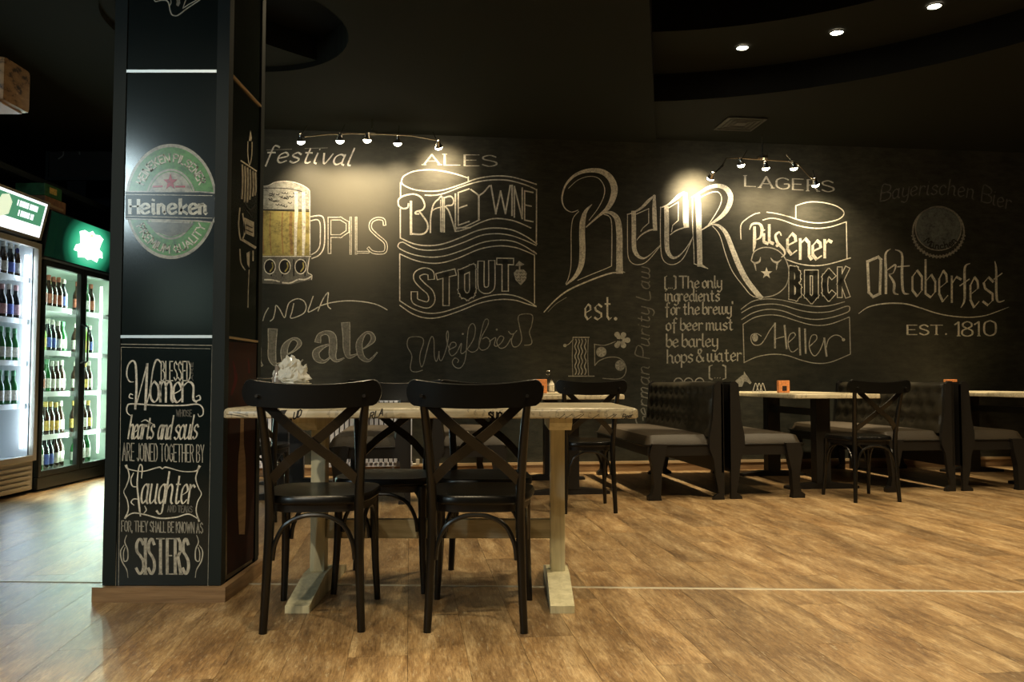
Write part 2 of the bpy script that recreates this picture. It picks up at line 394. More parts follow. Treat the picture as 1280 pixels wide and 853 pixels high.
for (vis, cy, u0, n0, n1) in far + [c for c in cands if not c[0]]:
    q = [un(u0, n0), un(u0+PW-GAP, n0), un(u0+PW-GAP, n1-GAP), un(u0, n1-GAP)]
    rest.add([p+Vector((0, 0, -.008)) for p in q]+q, [(4,5,6,7),(0,1,5,4),(1,2,6,5),(2,3,7,6),(3,0,4,7)])
o = rest.obj('plank_field', M['floor'], FLOOR, fix=False); o['kind'] = 'stuff'
# aluminium threshold strip across the floor
p0, p1 = at_z(-60, 726.5, 0), at_z(1340, 741, 0)
d = (p1-p0).normalized(); nn = Vector((-d.y, d.x, 0))*.010
g = G(); prof = [(-1, 0), (-.7, .003), (.7, .003), (1, 0)]
vs = [p0+nn*k+Vector((0, 0, z)) for k, z in prof]+[p1+nn*k+Vector((0, 0, z)) for k, z in prof]
g.add(vs, [(i, i+1, 5+i, 4+i) for i in range(3)]+[(0, 4, 7, 3), (3, 2, 1, 0), (4, 5, 6, 7)])
struct(g.obj('trim_1', M['strip']))
# ------------------------------------------------------------------ ceiling: black plate with a round recess, and the big round tray on the right
ZL = 3.30; Z1 = 3.34
def circ3(p, q, r):
    ax, ay, bx, by, cx, cy = p.x, p.y, q.x, q.y, r.x, r.y
    D = 2*(ax*(by-cy)+bx*(cy-ay)+cx*(ay-by))
    ux = ((ax*ax+ay*ay)*(by-cy)+(bx*bx+by*by)*(cy-ay)+(cx*cx+cy*cy)*(ay-by))/D
    uy = ((ax*ax+ay*ay)*(cx-bx)+(bx*bx+by*by)*(ax-cx)+(cx*cx+cy*cy)*(bx-ax))/D
    return Vector((ux, uy, 0)), math.hypot(ax-ux, ay-uy)
e0, e1 = at_z(820, 180, ZL), at_z(812, 10, ZL); ed = (e1-e0)
EA = e0 + ed*((9.7-e0.y)/ed.y); EB = e0 + ed*((YB-e0.y)/ed.y)
C1, R1 = circ3(at_z(818, 127, Z1), at_z(1100, 95, Z1), at_z(1280, 52, Z1))
q = at_z(818, 127, Z1); dd = ray(817, 93); Z2 = CAMZ + dd.z*(q.y/dd.y)
C2, R2 = circ3(at_z(815, 40, Z2), at_z(940, 30, Z2), at_z(1062, 8, Z2)); Z3 = Z2+.26
print('CEIL', C1, R1, Z2, C2, R2, e0, EA, EB)
def hole_plate(g, poly, C, R, z, up, n=48):
    # convex poly around circle centre
    angs = sorted([2*PI*k/n for k in range(n)]+[math.atan2(p[1]-C.y, p[0]-C.x) % (2*PI) for p in poly])
    vi, vo = [], []
    for t in angs:
        dx, dy = math.cos(t), math.sin(t); best = 1e9
        for i in range(len(poly)):
            (x1, y1), (x2, y2) = poly[i], poly[(i+1) % len(poly)]
            ex, ey = x2-x1, y2-y1; den = dx*ey-dy*ex
            if abs(den) < 1e-9: continue
            s_ = ((x1-C.x)*ey-(y1-C.y)*ex)/den; v_ = ((x1-C.x)*dy-(y1-C.y)*dx)/den
            if s_ > 0 and -1e-6 <= v_ <= 1+1e-6: best = min(best, s_)
        vi.append((C.x+dx*R, C.y+dy*R, z)); vo.append((C.x+dx*best, C.y+dy*best, z))
    k = len(angs); g.add(vi+vo, [(i, (i+1) % k, k+(i+1) % k, k+i) for i in range(k)])
    g.add(vi+[(x, y, z+up) for x, y, _ in vi], [(i, (i+1) % k, k+(i+1) % k, k+i) for i in range(k)])
    return k
g = G()
CL, RL = Vector((-1.93, 5.55, 0)), .80
hole_plate(g, [(-5.3, YB), (EB.x, YB), (EA.x, 9.7), (-5.3, 9.7)], CL, RL, ZL, .22)
g.cur = 1; g.add([(CL.x+RL*math.cos(2*PI*k/48), CL.y+RL*math.sin(2*PI*k/48), ZL+.22) for k in range(48)], [tuple(range(48))]); 
g.add([(EA.x, EA.y, ZL), (EB.x, EB.y, ZL), (EB.x, EB.y, 4), (EA.x, EA.y, 4)], [(0, 1, 2, 3)])
g.cur = 0
def ringp(C, r0, r1, z0, z1, n=96):
    vs = [(C.x+r*math.cos(2*PI*k/n), C.y+r*math.sin(2*PI*k/n), z) for r, z in ((r0, z0), (r1, z1)) for k in range(n)]
    g.add(vs, [(i, (i+1) % n, n+(i+1) % n, n+i) for i in range(n)])
ringp(C1, R1, R1+14, Z1, Z1); g.cur = 1; ringp(C1, R1, R1, Z1, Z2+.02); g.cur = 0
gg = min(R2, 40); ringp(C2, gg, gg+16, Z2, Z2); g.cur = 1; ringp(C2, gg, gg, Z2, Z3)
ringp(C2, .01, gg, Z3, Z3)
struct(g.obj('ceiling', [M['ceil'], M['fascia']], fix=False))
# ------------------------------------------------------------------ chalk drawing helpers
GL = {
'A':'0,0 .3,1 .6,0;.12,.36 .48,.36','B':'0,0 0,1 .3,1 .48,.88 .48,.66 .3,.53 0,.53;.3,.53 .54,.4 .54,.13 .32,0 0,0','C':'.55,.85 .3,1 .04,.82 0,.5 .04,.18 .3,0 .55,.15',
'D':'0,0 0,1 .28,1 .52,.8 .56,.5 .52,.2 .28,0 0,0','E':'.48,1 0,1 0,0 .48,0;0,.52 .38,.52','F':'.48,1 0,1 0,0;0,.52 .36,.52','G':'.55,.85 .3,1 .04,.82 0,.5 .04,.18 .3,0 .55,.15 .55,.45 .35,.45',
'H':'0,0 0,1;.55,0 .55,1;0,.52 .55,.52','I':'0,0 0,1','J':'.35,1 .35,.15 .18,0 0,.15','K':'0,0 0,1;.52,1 0,.45;.15,.58 .55,0','L':'0,1 0,0 .45,0','M':'0,0 .04,1 .35,.3 .66,1 .7,0',
'N':'0,0 0,1 .55,0 .55,1','O':'.3,1 .05,.85 0,.5 .05,.15 .3,0 .55,.15 .6,.5 .55,.85 .3,1','P':'0,0 0,1 .32,1 .52,.88 .52,.62 .32,.48 0,.48','Q':'.3,1 0,.5 .3,0 .6,.5 .3,1;.35,.2 .62,-.05',
'R':'0,0 0,1 .32,1 .5,.88 .5,.64 .32,.52 0,.52;.25,.52 .56,0','S':'.5,.84 .28,1 .04,.86 .06,.64 .28,.52 .5,.36 .5,.14 .26,0 0,.16','T':'0,1 .6,1;.3,1 .3,0','U':'0,1 0,.2 .12,.03 .28,0 .44,.03 .56,.2 .56,1',
'V':'0,1 .28,0 .56,1','W':'0,1 .2,0 .4,.8 .6,0 .8,1','Y':'0,1 .28,.5 .56,1;.28,.5 .28,0','0':'.3,1 .05,.85 0,.5 .05,.15 .3,0 .55,.15 .6,.5 .55,.85 .3,1','1':'0,.8 .2,1 .2,0',
'8':'.28,.53 .06,.68 .06,.88 .28,1 .5,.88 .5,.68 .28,.53 .02,.38 .02,.12 .28,0 .54,.12 .54,.38 .28,.53','5':'.48,1 .06,1 .02,.55 .28,.62 .5,.46 .5,.14 .25,0 0,.1','.':'0,0 .03,.05',',':'.04,.08 0,-.12',"'":'0,1 0,.82',
'&':'.5,.05 .12,.72 .15,.92 .28,.96 .36,.82 .3,.66 .06,.4 .02,.15 .2,0 .4,.1 .5,.35','(':'.18,1.05 .02,.95 .02,0 .18,-.1',')':'0,1.05 .16,.95 .16,0 0,-.1',
'a':'.36,.5 .2,.6 .04,.44 .04,.15 .18,0 .36,.15;.36,.6 .36,.1 .45,0','b':'0,1 0,.1 .18,0 .34,.15 .34,.42 .2,.6 0,.42','c':'.34,.48 .2,.6 .03,.44 .03,.15 .18,0 .36,.12','d':'.36,.48 .2,.6 .03,.44 .03,.15 .18,0 .36,.15;.36,1 .36,.1 .45,0',
'e':'.05,.26 .34,.38 .32,.52 .2,.6 .04,.44 .04,.15 .18,0 .38,.12','f':'.36,.92 .24,1 .14,.88 .14,-.2;0,.6 .3,.6','g':'.34,.5 .2,.6 .03,.44 .03,.15 .18,0 .34,.15;.34,.6 .34,-.2 .2,-.33 .02,-.24','h':'0,1 0,0;0,.42 .18,.6 .33,.48 .33,.1 .42,0',
'i':'.04,.6 .04,.1 .13,0;.04,.8 .06,.84','k':'0,1 0,0;.34,.6 .02,.28 .36,0','l':'.03,1 .03,.1 .13,0','m':'0,.6 0,0;0,.45 .14,.6 .25,.48 .25,0;.25,.45 .39,.6 .5,.48 .5,.1 .58,0','n':'0,.6 0,0;0,.45 .18,.6 .32,.48 .32,.1 .41,0',
'o':'.18,.6 .02,.45 .02,.14 .18,0 .34,.14 .34,.45 .18,.6','p':'0,.6 0,-.35;0,.45 .18,.6 .34,.45 .34,.15 .18,0 0,.12','r':'0,.6 0,0;0,.42 .14,.58 .28,.52','s':'.3,.5 .16,.6 .02,.48 .06,.36 .28,.24 .28,.1 .14,0 0,.08',
't':'.12,.85 .12,.12 .22,0 .32,.08;0,.6 .26,.6','u':'0,.6 0,.12 .12,0 .32,.15;.33,.6 .33,.1 .42,0','v':'0,.6 .16,0 .34,.6','w':'0,.6 0,.12 .13,0 .26,.12 .26,.6;.26,.12 .4,0 .53,.12 .53,.6','y':'0,.6 0,.15 .14,.03 .32,.15;.33,.6 .33,-.15 .2,-.35 0,-.26',
'ü':'0,.6 0,.12 .12,0 .32,.15;.33,.6 .33,.1 .42,0;.06,.8 .08,.84;.26,.8 .28,.84',
}
def gl(ch): return [[tuple(map(float, p.split(','))) for p in s.split()] for s in GL[ch].split(';')]
class Canvas:
    """strokes given on a flat face: f(px,py,off) -> point off metres in front of it"""
    def __init__(s, f, parent, step=.0006): s.f = f; s.parent = parent; s.step = step; s.o = (0, 0, 1); s.G = None; s.lay = 1; s.dirn = 1
    def crop(s, ox, oy, sc): s.o = (ox, oy, sc); return s
    def begin(s, m, lay=1): s.G = G(); s.m = m; s.lay = lay; return s
    def P(s, x, y, lay=None):
        ox, oy, sc = s.o; return s.f(ox+x/sc, oy+y/sc, (lay or s.lay)*s.step)
    def rib(s, pts, w=None, smooth=True, closed=False, lay=None, nib=None, g=None, n=6):
        """pts in crop pixels, optional third value = width in crop px"""
        pts = [tuple(p) if len(p) > 2 else (*p, w) for p in pts]
        if smooth: pts = cat(pts, n, closed)
        elif not closed or True:
            q = []
            for i, p in enumerate(pts):  q.append(p)
            pts = q
        if closed and not smooth: pts = pts+[pts[0]]
        if closed and smooth: pts = pts+[pts[0]]
        gg = g or s.G; k = len(pts)
        if not smooth:
            # separate segments with square ends, butt joined
            for i in range(k-1):
                x0, y0, w0 = pts[i]; x1, y1, w1 = pts[i+1]; L = math.hypot(x1-x0, y1-y0) or 1
                tx, ty = (x1-x0)/L, (y1-y0)/L
                if nib: w0 = w1 = nib_w(nib, tx, ty)
                h0, h1 = w0/2, w1/2; ex = min(h0, h1)*(.9 if not nib else .35)
                a = [(x0-tx*ex-ty*h0, y0-ty*ex+tx*h0), (x1+tx*ex-ty*h1, y1+ty*ex+tx*h1), (x1+tx*ex+ty*h1, y1+ty*ex-tx*h1), (x0-tx*ex+ty*h0, y0-ty*ex-tx*h0)]
                gg.add([s.P(x, y, lay) for x, y in a], [(0, 1, 2, 3)])
                if w0 > 20 and not nib and (i > 0 or closed): s.disc(x0, y0, w0/2-.3, n=14, g=gg, lay=lay)
            return s
        vs = []
        for i in range(k):
            x, y, ww = pts[i]; xa, ya, _ = pts[max(i-1, 0)]; xb, yb, _ = pts[min(i+1, k-1)]
            L = math.hypot(xb-xa, yb-ya) or 1; tx, ty = (xb-xa)/L, (yb-ya)/L
            if nib: ww = nib_w(nib, tx, ty)
            h = max(ww, .0001)/2; e = 0
            if i == 0: e = -h*.6
            if i == k-1: e = h*.6
            vs += [s.P(x+tx*e-ty*h, y+ty*e+tx*h, lay), s.P(x+tx*e+ty*h, y+ty*e-tx*h, lay)]
        gg.add(vs, [(2*i, 2*i+1, 2*i+3, 2*i+2) for i in range(k-1)])
        return s
    def poly(s, pts, smooth=False, lay=None, g=None):
        if smooth: pts = cat(pts, 6, True)
        (g or s.G).add([s.P(p[0], p[1], lay) for p in pts], [tuple(range(len(pts)))]); return s
    def disc(s, cx, cy, rx, ry=None, lay=None, n=40, g=None, r0=0):
        ry = ry or rx
        if r0:
            vs = [s.P(cx+rx*q*math.cos(2*PI*k/n), cy+ry*q*math.sin(2*PI*k/n), lay) for q in (1, r0) for k in range(n)]
            (g or s.G).add(vs, [(k, (k+1) % n, n+(k+1) % n, n+k) for k in range(n)]); return s
        return s.poly([(cx+rx*math.cos(2*PI*k/n), cy+ry*math.sin(2*PI*k/n)) for k in range(n)], lay=lay, g=g)
    def strokes(s, st, style):
        sm = style.get('smooth', False); wd = style['w']; nib = style.get('nib')
        for p in st:
            s.rib(p, wd, smooth=sm and len(p) > 2, nib=nib)
            if style.get('serif') :
                for e, q in ((p[0], p[1]), (p[-1], p[-2])):
                    if abs(e[1]-q[1]) > abs(e[0]-q[0])*.8:
                        ss = style['serif']; s.rib([(e[0]-ss, e[1]), (e[0]+ss, e[1])], wd*.55, smooth=False)
        if style.get('inner'):
            g = s.inner
            for p in st: s.rib(p, style['inner'], smooth=sm and len(p) > 2, lay=s.lay+1, g=g)
    def put(s, ch, x0, x1, top, bot, style, slope=0):
        st = gl(ch); xs = [p[0] for q in st for p in q]; ys = [p[1] for q in st for p in q]
        ax, bx, ay, by = min(xs), max(xs), min(ys), max(ys); sh = style.get('shear', 0)
        sx = (x1-x0)/max(bx-ax, .01) if bx-ax > .02 else 0; sy = (bot-top)/(by-ay)
        xm = 0 if sx else (x0+x1)/2-x0
        s.strokes([[(x0+xm+(x-ax)*sx+sh*(y-ay)*sy, bot-(y-ay)*sy+slope*(x-ax)*sx) for x, y in q] for q in st], style); return s
    def text(s, txt, base, cap, style, sp=.14, word=.3, arc=None, squash=None):
        """base: list of baseline points in crop px; letters stretched to fill it"""
        adv = []; x = 0
        for ch in txt:
            if ch == ' ': x += word; adv.append(None); continue
            st = gl(ch); xs = [p[0] for q in st for p in q]; wd = max(xs)-min(xs)
            adv.append((x-min(xs), st)); x += wd+sp
        tot = x-sp; bp = cat(base, 12) if len(base) > 2 else [tuple(base[0]), tuple(base[-1])]
        L = [0]
        for i in range(1, len(bp)): L.append(L[-1]+math.hypot(bp[i][0]-bp[i-1][0], bp[i][1]-bp[i-1][1]))
        def at(t):
            d = t*L[-1]; i = 0
            while i < len(bp)-2 and L[i+1] < d: i += 1
            f = (d-L[i])/max(L[i+1]-L[i], 1e-6)
            tx, ty = bp[i+1][0]-bp[i][0], bp[i+1][1]-bp[i][1]; l = math.hypot(tx, ty) or 1
            return bp[i][0]+tx*f, bp[i][1]+ty*f, tx/l, ty/l
        rot = style.get('rot'); sh = style.get('shear', 0)
        for av in adv:
            if not av: continue
            off, st = av; out = []
            for q in st:
                o = []
                for x_, y_ in q:
                    bx, by, tx, ty = at((off+x_)/tot)
                    if rot: o.append((bx+ty*cap*y_+tx*sh*cap*y_, by-tx*cap*y_+ty*sh*cap*y_))
                    else: o.append((bx+sh*cap*y_, by-cap*y_))
                out.append(o)
            s.strokes(out, style)
        return s
    def inner_begin(s): s.inner = G(); return s
    def end(s, name, label=None, inner=None):
        o = None
        if s.G.v:
            o = mesh(name, s.G.v, s.G.f, M[s.m], s.parent)
            if label: o['label'] = label
        if inner and s.inner.v:
            mesh('chalk_inline', s.inner.v, s.inner.f, M[inner], s.parent); s.inner = G()
        return o
def nib_w(nib, tx, ty):
    wmin, wmax, ang = nib
    th = math.atan2(-ty, tx); return wmin+(wmax-wmin)*abs(math.sin(th-ang))

W = Canvas(lambda x, y, o: on_wall(x, y, o), WALL)
# ---- festival
W.crop(325, 170, 7.108).begin('cx')
W.text('festival', [(30, 238), (400, 240), (800, 262)], 150, dict(w=15, smooth=True, shear=.42, nib=(9, 18, .6)), sp=.15)
W.end('chalk_lettering', 'cursive chalk word festival')
W.begin('c3').rib([(60, 126), (280, 118)], 5, False).rib([(400, 112), (600, 106)], 5, False).end('chalk_line')
# ---- beer mug
W.crop(325, 210, 5.33)
W.begin('ccream', 1).poly([(-170, 160), (-120, 120), (-20, 122), (45, 122), (100, 96), (180, 90), (260, 108), (320, 142), (335, 175), (335, 275), (-170, 275)]).end('mug_foam', 'foam head of the chalk beer mug')
W.begin('cyel', 1).poly([(-170, 275), (335, 285), (335, 585), (-170, 585)]).end('mug_beer', 'yellow chalk beer')
W.begin('corg', 2)
for x, w_ in ((20, 12), (70, 8), (150, 9), (208, 20)): W.rib([(x, 300), (x-4, 420), (x+4, 570)], w_)
W.end('mug_shading', 'orange chalk shading')
W.begin('c4', 1).poly([(-175, 588), (338, 588), (330, 640), (318, 700), (345, 715), (345, 745), (200, 778), (20, 770), (-180, 760)]).end('mug_base')
W.begin('board_in', 2)
for cx in (-85, 65, 165, 270): W.disc(cx, 658, 36, 50)
for k in range(7): W.rib([(-150+k*75, 612), (-150+k*75, 720)], 9)
W.rib([(-170, 275), (80, 283), (335, 290)], 7).rib([(-170, 150), (40, 135), (200, 140), (310, 168)], 5)
for k in range(26): x = random.uniform(50, 225); y = random.uniform(160, 262); W.rib([(x, y), (x+14, y+5), (x+22, y-3)], 5)
W.end('mug_dark_line')
W.begin('cyel', 3)
for cx in (-85, 65, 165, 270): W.rib([(cx+16, 632), (cx+20, 662), (cx+2, 690)], 9)
W.end('mug_facet')
W.begin('cx', 3)
W.rib([(240, 165, 22), (243, 280, 24), (238, 400, 20), (236, 580, 16)]).rib([(290, 165, 22), (292, 280, 24), (292, 440, 22), (288, 580, 14)])
W.rib([(-170, 150), (-60, 124), (45, 120), (100, 96), (180, 89), (260, 106), (322, 142), (332, 180), (332, 290), (333, 580)], 6)
for cx in (65, 165, 270): W.disc(cx, 658, 40, 52, r0=.86)
W.rib([(-175, 590), (338, 590)], 6, False).rib([(330, 590), (322, 640), (318, 695), (345, 715), (343, 745)], 6)
for a_ in ((30, 745, 130, 758), (150, 765, 250, 745), (260, 742, 340, 725)): W.rib([(a_[0], a_[1]), ((a_[0]+a_[2])/2, a_[1]+2), (a_[2], a_[3])], 10)
W.rib([(338, 325), (400, 318), (426, 345), (432, 440), (425, 530), (395, 580), (345, 604)], 8).rib([(340, 352), (380, 345), (400, 370), (402, 450), (398, 520), (375, 558), (342, 578)], 7)
W.end('mug_outline', 'white chalk outline of the beer mug with handle')
# ---- PILS
W.begin('c1').inner_begin()
st = dict(w=22, inner=12)
W.put('P', 463, 583, 338, 562, dict(w=24, inner=13, smooth=False))
for x in (604, 640): W.rib([(x, 332), (x, 572)], 14, False); W.rib([(x, 330), (x, 574)], 6, False, lay=2, g=W.inner)
W.rib([(640, 562), (722, 562)], 16, False).rib([(648, 562), (720, 562)], 7, False, lay=2, g=W.inner)
p = [(830, 378), (822, 345), (780, 338), (742, 360), (738, 405), (780, 450), (835, 500), (835, 555), (800, 567), (750, 560), (722, 535)]
W.rib(p, 22); W.rib(p, 11, lay=2, g=W.inner)
W.end('chalk_lettering', 'double lined chalk word pils', 'wall')
# ---- INDIA
W.crop(325, 360, 7.106).begin('c1')
for p in ([(75, 178), (45, 230), (25, 292)], [(90, 296), (118, 270), (135, 200), (142, 155), (175, 190), (218, 265), (238, 190), (262, 130), (330, 97), (390, 118), (410, 175), (380, 232), (275, 270), (285, 210), (300, 140)],
          [(472, 75), (450, 140), (430, 215), (520, 170)], [(515, 206), (560, 100), (605, 42), (600, 120), (605, 165), (628, 186)], [(540, 158), (640, 130), (780, 115), (920, 124), (1040, 150), (1130, 196)]):
    W.rib(p, 9)
W.end('chalk_lettering', 'thin chalk word india with a long tail')
# ---- pale ale
W.begin('c2').inner_begin()
def fat(p): W.rib(p); W.rib([(x, y, max(2, w_-16)) for x, y, w_ in p], lay=2, g=W.inner)
fat([(-250, 470, 60), (-250, 600, 62), (-250, 760, 60)]); fat([(-250, 470, 20), (-180, 440, 30), (-130, 480, 55), (-140, 570, 50), (-200, 620, 20)])
fat([(-90, 470, 20), (-40, 450, 40), (-20, 520, 62), (-20, 640, 62), (20, 690, 20)]); fat([(-20, 560, 14), (-90, 600, 45), (-80, 680, 40), (-20, 660, 14)])
fat([(112, 388, 88), (108, 500, 76), (108, 620, 74), (140, 682, 36), (205, 660, 16)])
fat([(225, 600, 12), (300, 560, 20), (350, 500, 44), (330, 460, 34), (280, 458, 26), (225, 520, 60), (215, 600, 66), (240, 680, 50), (320, 690, 16), (380, 640, 12)])
fat([(515, 470, 60), (530, 420, 40), (590, 398, 40), (640, 430, 70), (650, 520, 72), (645, 600, 66), (680, 648, 30), (745, 625, 14)])
fat([(640, 500, 14), (570, 520, 30), (500, 570, 64), (510, 630, 60), (570, 655, 30), (630, 610, 14)])
fat([(762, 330, 80), (768, 430, 70), (770, 540, 66), (790, 610, 42), (862, 590, 14)])
fat([(880, 560, 12), (950, 520, 18), (1005, 460, 46), (985, 405, 32), (935, 405, 26), (885, 480, 58), (885, 560, 62), (910, 620, 52), (970, 645, 26), (1040, 575, 12)])
W.end('chalk_lettering', 'fat chalk words pale ale', 'c4b')
# ---- ALES and the banner BARLEYWINE
W.crop(490, 180, 6.563).begin('c2')
SR = dict(w=13, nib=(6, 17, 0), serif=16)
W.put('A', 262, 392, 88, 170, dict(SR)).put('L', 432, 560, 84, 174, dict(SR)).put('E', 596, 716, 90, 180, dict(SR)).put('S', 742, 852, 94, 184, dict(w=12, nib=(7, 16, 0), smooth=True))
W.end('chalk_lettering', 'serif chalk word ales')
W.begin('c1')
L = 10
for p in ([(78, 300), (100, 262), (180, 225), (300, 212), (400, 220), (520, 246), (625, 280)], [(78, 300), (92, 335), (180, 374), (300, 388), (420, 378), (560, 335), (700, 285), (850, 263), (1000, 275), (1185, 332)],
          [(270, 420), (340, 422), (430, 405), (560, 355), (700, 312), (830, 295), (960, 300), (1100, 338), (1185, 376)], [(68, 772), (180, 820), (300, 835), (420, 820), (560, 770), (700, 712), (830, 690), (980, 705), (1100, 760), (1190, 822)],
          [(515, 718), (560, 712), (640, 685), (740, 640), (850, 612), (1000, 632), (1140, 690)], [(525, 700), (600, 678), (720, 622)]):
    W.rib(p, L)
for p in ([(70, 318), (70, 430)], [(68, 535), (68, 772)], [(1186, 374), (1184, 822)], [(626, 272), (626, 310)]): W.rib(p, L, False)
st = dict(w=13)
W.rib([(155, 475), (156, 738)], 20, False).rib([(135, 490), (128, 522), (90, 530), (55, 505), (55, 455), (100, 425), (180, 412), (240, 440), (268, 500), (250, 540), (200, 555), (192, 572), (220, 575)], 13)
W.rib([(220, 548), (255, 595), (290, 650), (290, 705), (250, 740), (156, 738)], 14)
W.rib([(315, 728), (318, 600), (340, 500), (380, 455), (412, 448), (410, 722)], 12).rib([(330, 548), (360, 530), (410, 516)], 9).rib([(398, 460), (398, 720)], 7, False)
W.rib([(428, 440), (428, 722)], 12, False).rib([(428, 442), (480, 430), (505, 460), (495, 500), (440, 512), (470, 560), (520, 718)], 12)
W.put('L', 520, 640, 412, 688, dict(w=12)).put('E', 543, 632, 400, 668, dict(w=11), -.35 )
W.rib([(648, 375), (690, 405), (712, 425)], 12, False).rib([(712, 425), (750, 400), (798, 345)], 12, False).rib([(712, 425), (712, 615)], 14, False)
W.put('W', 812, 970, 342, 572, dict(w=13)); W.rib([(985, 342), (985, 585)], 14, False); W.put('N', 1004, 1068, 350, 600, dict(w=12), .2); W.put('E', 1088, 1156, 385, 625, dict(w=11), .2)
W.end('chalk_lettering', 'banner of chalk ribbon lines with tall lettering barley wine')
# ---- STOUT banner
W.crop(490, 290, 6.737).begin('c1'); L = 9
for p in ([(92, 86), (200, 140), (320, 155), (450, 140), (600, 90), (750, 30), (880, 15), (1000, 30), (1110, 68), (1215, 115)], [(92, 86), (60, 96), (58, 135), (160, 185), (300, 212), (430, 205), (580, 160), (760, 90), (900, 70), (1020, 80), (1120, 122), (1216, 186), (1190, 160)],
          [(65, 185), (180, 235), (300, 262), (420, 260), (560, 220), (740, 145), (900, 118), (1030, 130), (1120, 160), (1200, 196)], [(65, 580), (180, 650), (300, 685), (430, 675), (600, 620), (760, 555), (900, 528), (1020, 535), (1130, 575), (1215, 628)],
          [(65, 618), (170, 690), (280, 725), (400, 720), (560, 670), (740, 600), (900, 570), (1030, 575), (1130, 605), (1215, 630)]):
    W.rib(p, L)
W.rib([(65, 185), (65, 578)], L, False).rib([(1200, 196), (1200, 600)], L, False)
W.inner_begin()
ot = dict(w=62, inner=44)
p = [(330, 385), (322, 345), (270, 330), (215, 355), (212, 400), (260, 455), (320, 510), (335, 575), (300, 615), (230, 600), (192, 575), (188, 520)]
W.rib(p, 62); W.rib(p, 44, lay=2, g=W.inner)
W.put('T', 398, 512, 372, 612, dict(ot), -.25).put('U', 750, 840, 262, 495, dict(ot, smooth=True), -.05).put('T', 906, 1000, 248, 475, dict(ot), .02)
p = [(585, 340), (678, 300), (680, 490), (668, 525), (635, 545), (602, 530), (585, 495)]
W.rib(p, 62, False, closed=True); W.rib(p, 44, False, closed=True, lay=2, g=W.inner)
W.end('chalk_lettering', 'outlined chalk word stout', 'wall')
W.begin('c2').poly([(1025, 345), (1050, 318), (1110, 318), (1135, 345), (1130, 400), (1085, 450), (1040, 405)]).poly([(1035, 285), (1070, 245), (1115, 275), (1080, 290)]).rib([(1075, 285), (1075, 320)], 12, False)
W.end('chalk_hop', 'small chalk hop cone')
W.begin('board_in', 2)
for k in range(14): x = 1045+(k % 4)*24+random.uniform(-5, 5); y = 340+(k//4)*26; W.rib([(x, y), (x+10, y+8), (x+18, y-2)], 4)
W.end('hop_scale_line')
# ---- Weissbier
W.crop(500, 380, 7.111).begin('c3')
for p in ([(200, 590), (150, 605), (105, 598), (92, 560), (105, 480), (98, 440), (68, 385), (65, 335), (85, 300), (150, 292), (200, 305), (208, 350), (182, 430), (175, 500), (190, 560), (210, 530), (235, 430), (262, 330), (285, 290), (302, 330), (305, 460), (322, 512), (340, 470), (347, 420), (350, 490), (372, 500), (408, 410), (430, 300), (425, 240), (412, 280), (422, 360), (445, 410)],
          [(438, 405), (495, 378), (490, 345), (452, 350), (435, 420), (460, 462), (505, 430), (545, 350), (540, 430), (560, 440), (600, 400), (655, 310), (670, 215), (645, 175), (612, 210), (598, 300), (590, 420), (572, 520), (535, 570), (490, 562), (465, 520), (488, 482), (520, 500), (512, 522)],
          [(590, 400), (640, 430), (692, 400), (722, 300), (780, 190), (782, 140), (750, 150), (720, 260), (700, 370), (730, 412), (782, 390), (802, 335), (770, 298), (735, 312)],
          [(795, 335), (850, 300), (838, 365), (865, 375), (905, 340), (922, 300), (890, 288), (860, 340), (888, 393), (940, 380), (985, 310)],
          [(965, 245), (985, 268), (1012, 265), (1038, 238)], [(1012, 265), (990, 330), (1010, 382), (1055, 370), (1082, 310), (1062, 200), (1050, 130), (1070, 96), (1150, 90), (1180, 115), (1168, 200), (1150, 255), (1172, 330), (1160, 362), (1108, 368)]):
    W.rib(p, 8)
W.disc(558, 268, 9).disc(860, 229, 9)
W.end('chalk_lettering', 'faint chalk script weissbier between two glass outlines')
# ---- big BEER
W.crop(680, 200, 4.265).begin('cx')
W.rib([(182, 268, 4), (145, 278, 5), (110, 255, 6), (96, 205, 8), (115, 135, 10), (165, 82, 15), (230, 58, 20), (300, 60, 27), (350, 92, 33), (375, 150, 35), (365, 210, 31), (335, 262, 22), (290, 300, 12), (225, 358, 6)])
W.rib([(255, 238, 3), (222, 275, 18), (206, 330, 29), (203, 400, 31), (205, 480, 32), (198, 560, 29), (168, 620, 20), (118, 666, 6)])
W.rib([(318, 282, 5), (360, 284, 20), (392, 320, 30), (402, 400, 33), (402, 500, 33), (403, 596, 36)]).rib([(385, 585, 12), (430, 600, 4)], smooth=False)
W.rib([(425, 598, 6), (350, 606, 8), (240, 645, 8), (130, 695, 8), (60, 748, 7), (0, 812, 5)])
W.rib([(130, 152, 3), (180, 108, 3), (240, 88, 3), (290, 98, 4), (320, 140, 5), (320, 190, 5), (290, 255, 4), (240, 322, 3)])
W.rib([(185, 275), (155, 312), (145, 380), (145, 480), (143, 570), (130, 630), (116, 660)], 4).rib([(320, 290), (348, 302), (360, 335), (362, 430), (360, 566)], 5).rib([(360, 566), (325, 582), (250, 612), (180, 642)], 4)
W.crop(780, 200, 5.018)
W.rib([(22, 340), (22, 500), (26, 605), (52, 648), (98, 657), (150, 632), (228, 540)], 5)
W.rib([(60, 328, 28), (62, 420, 28), (62, 520, 28), (68, 572, 27), (92, 606, 20), (125, 617, 11), (165, 594, 6), (226, 536, 4)]).rib([(20, 342, 6), (60, 330, 9), (110, 300, 15), (150, 260, 19), (192, 222, 8)])
W.rib([(190, 225, 16), (190, 300, 25), (192, 370, 27), (195, 436, 26)]).rib([(80, 503, 4), (110, 470, 8), (160, 442, 10), (206, 436, 5)]).rib([(78, 340), (155, 306), (155, 396), (118, 428), (106, 448)], 5, False)
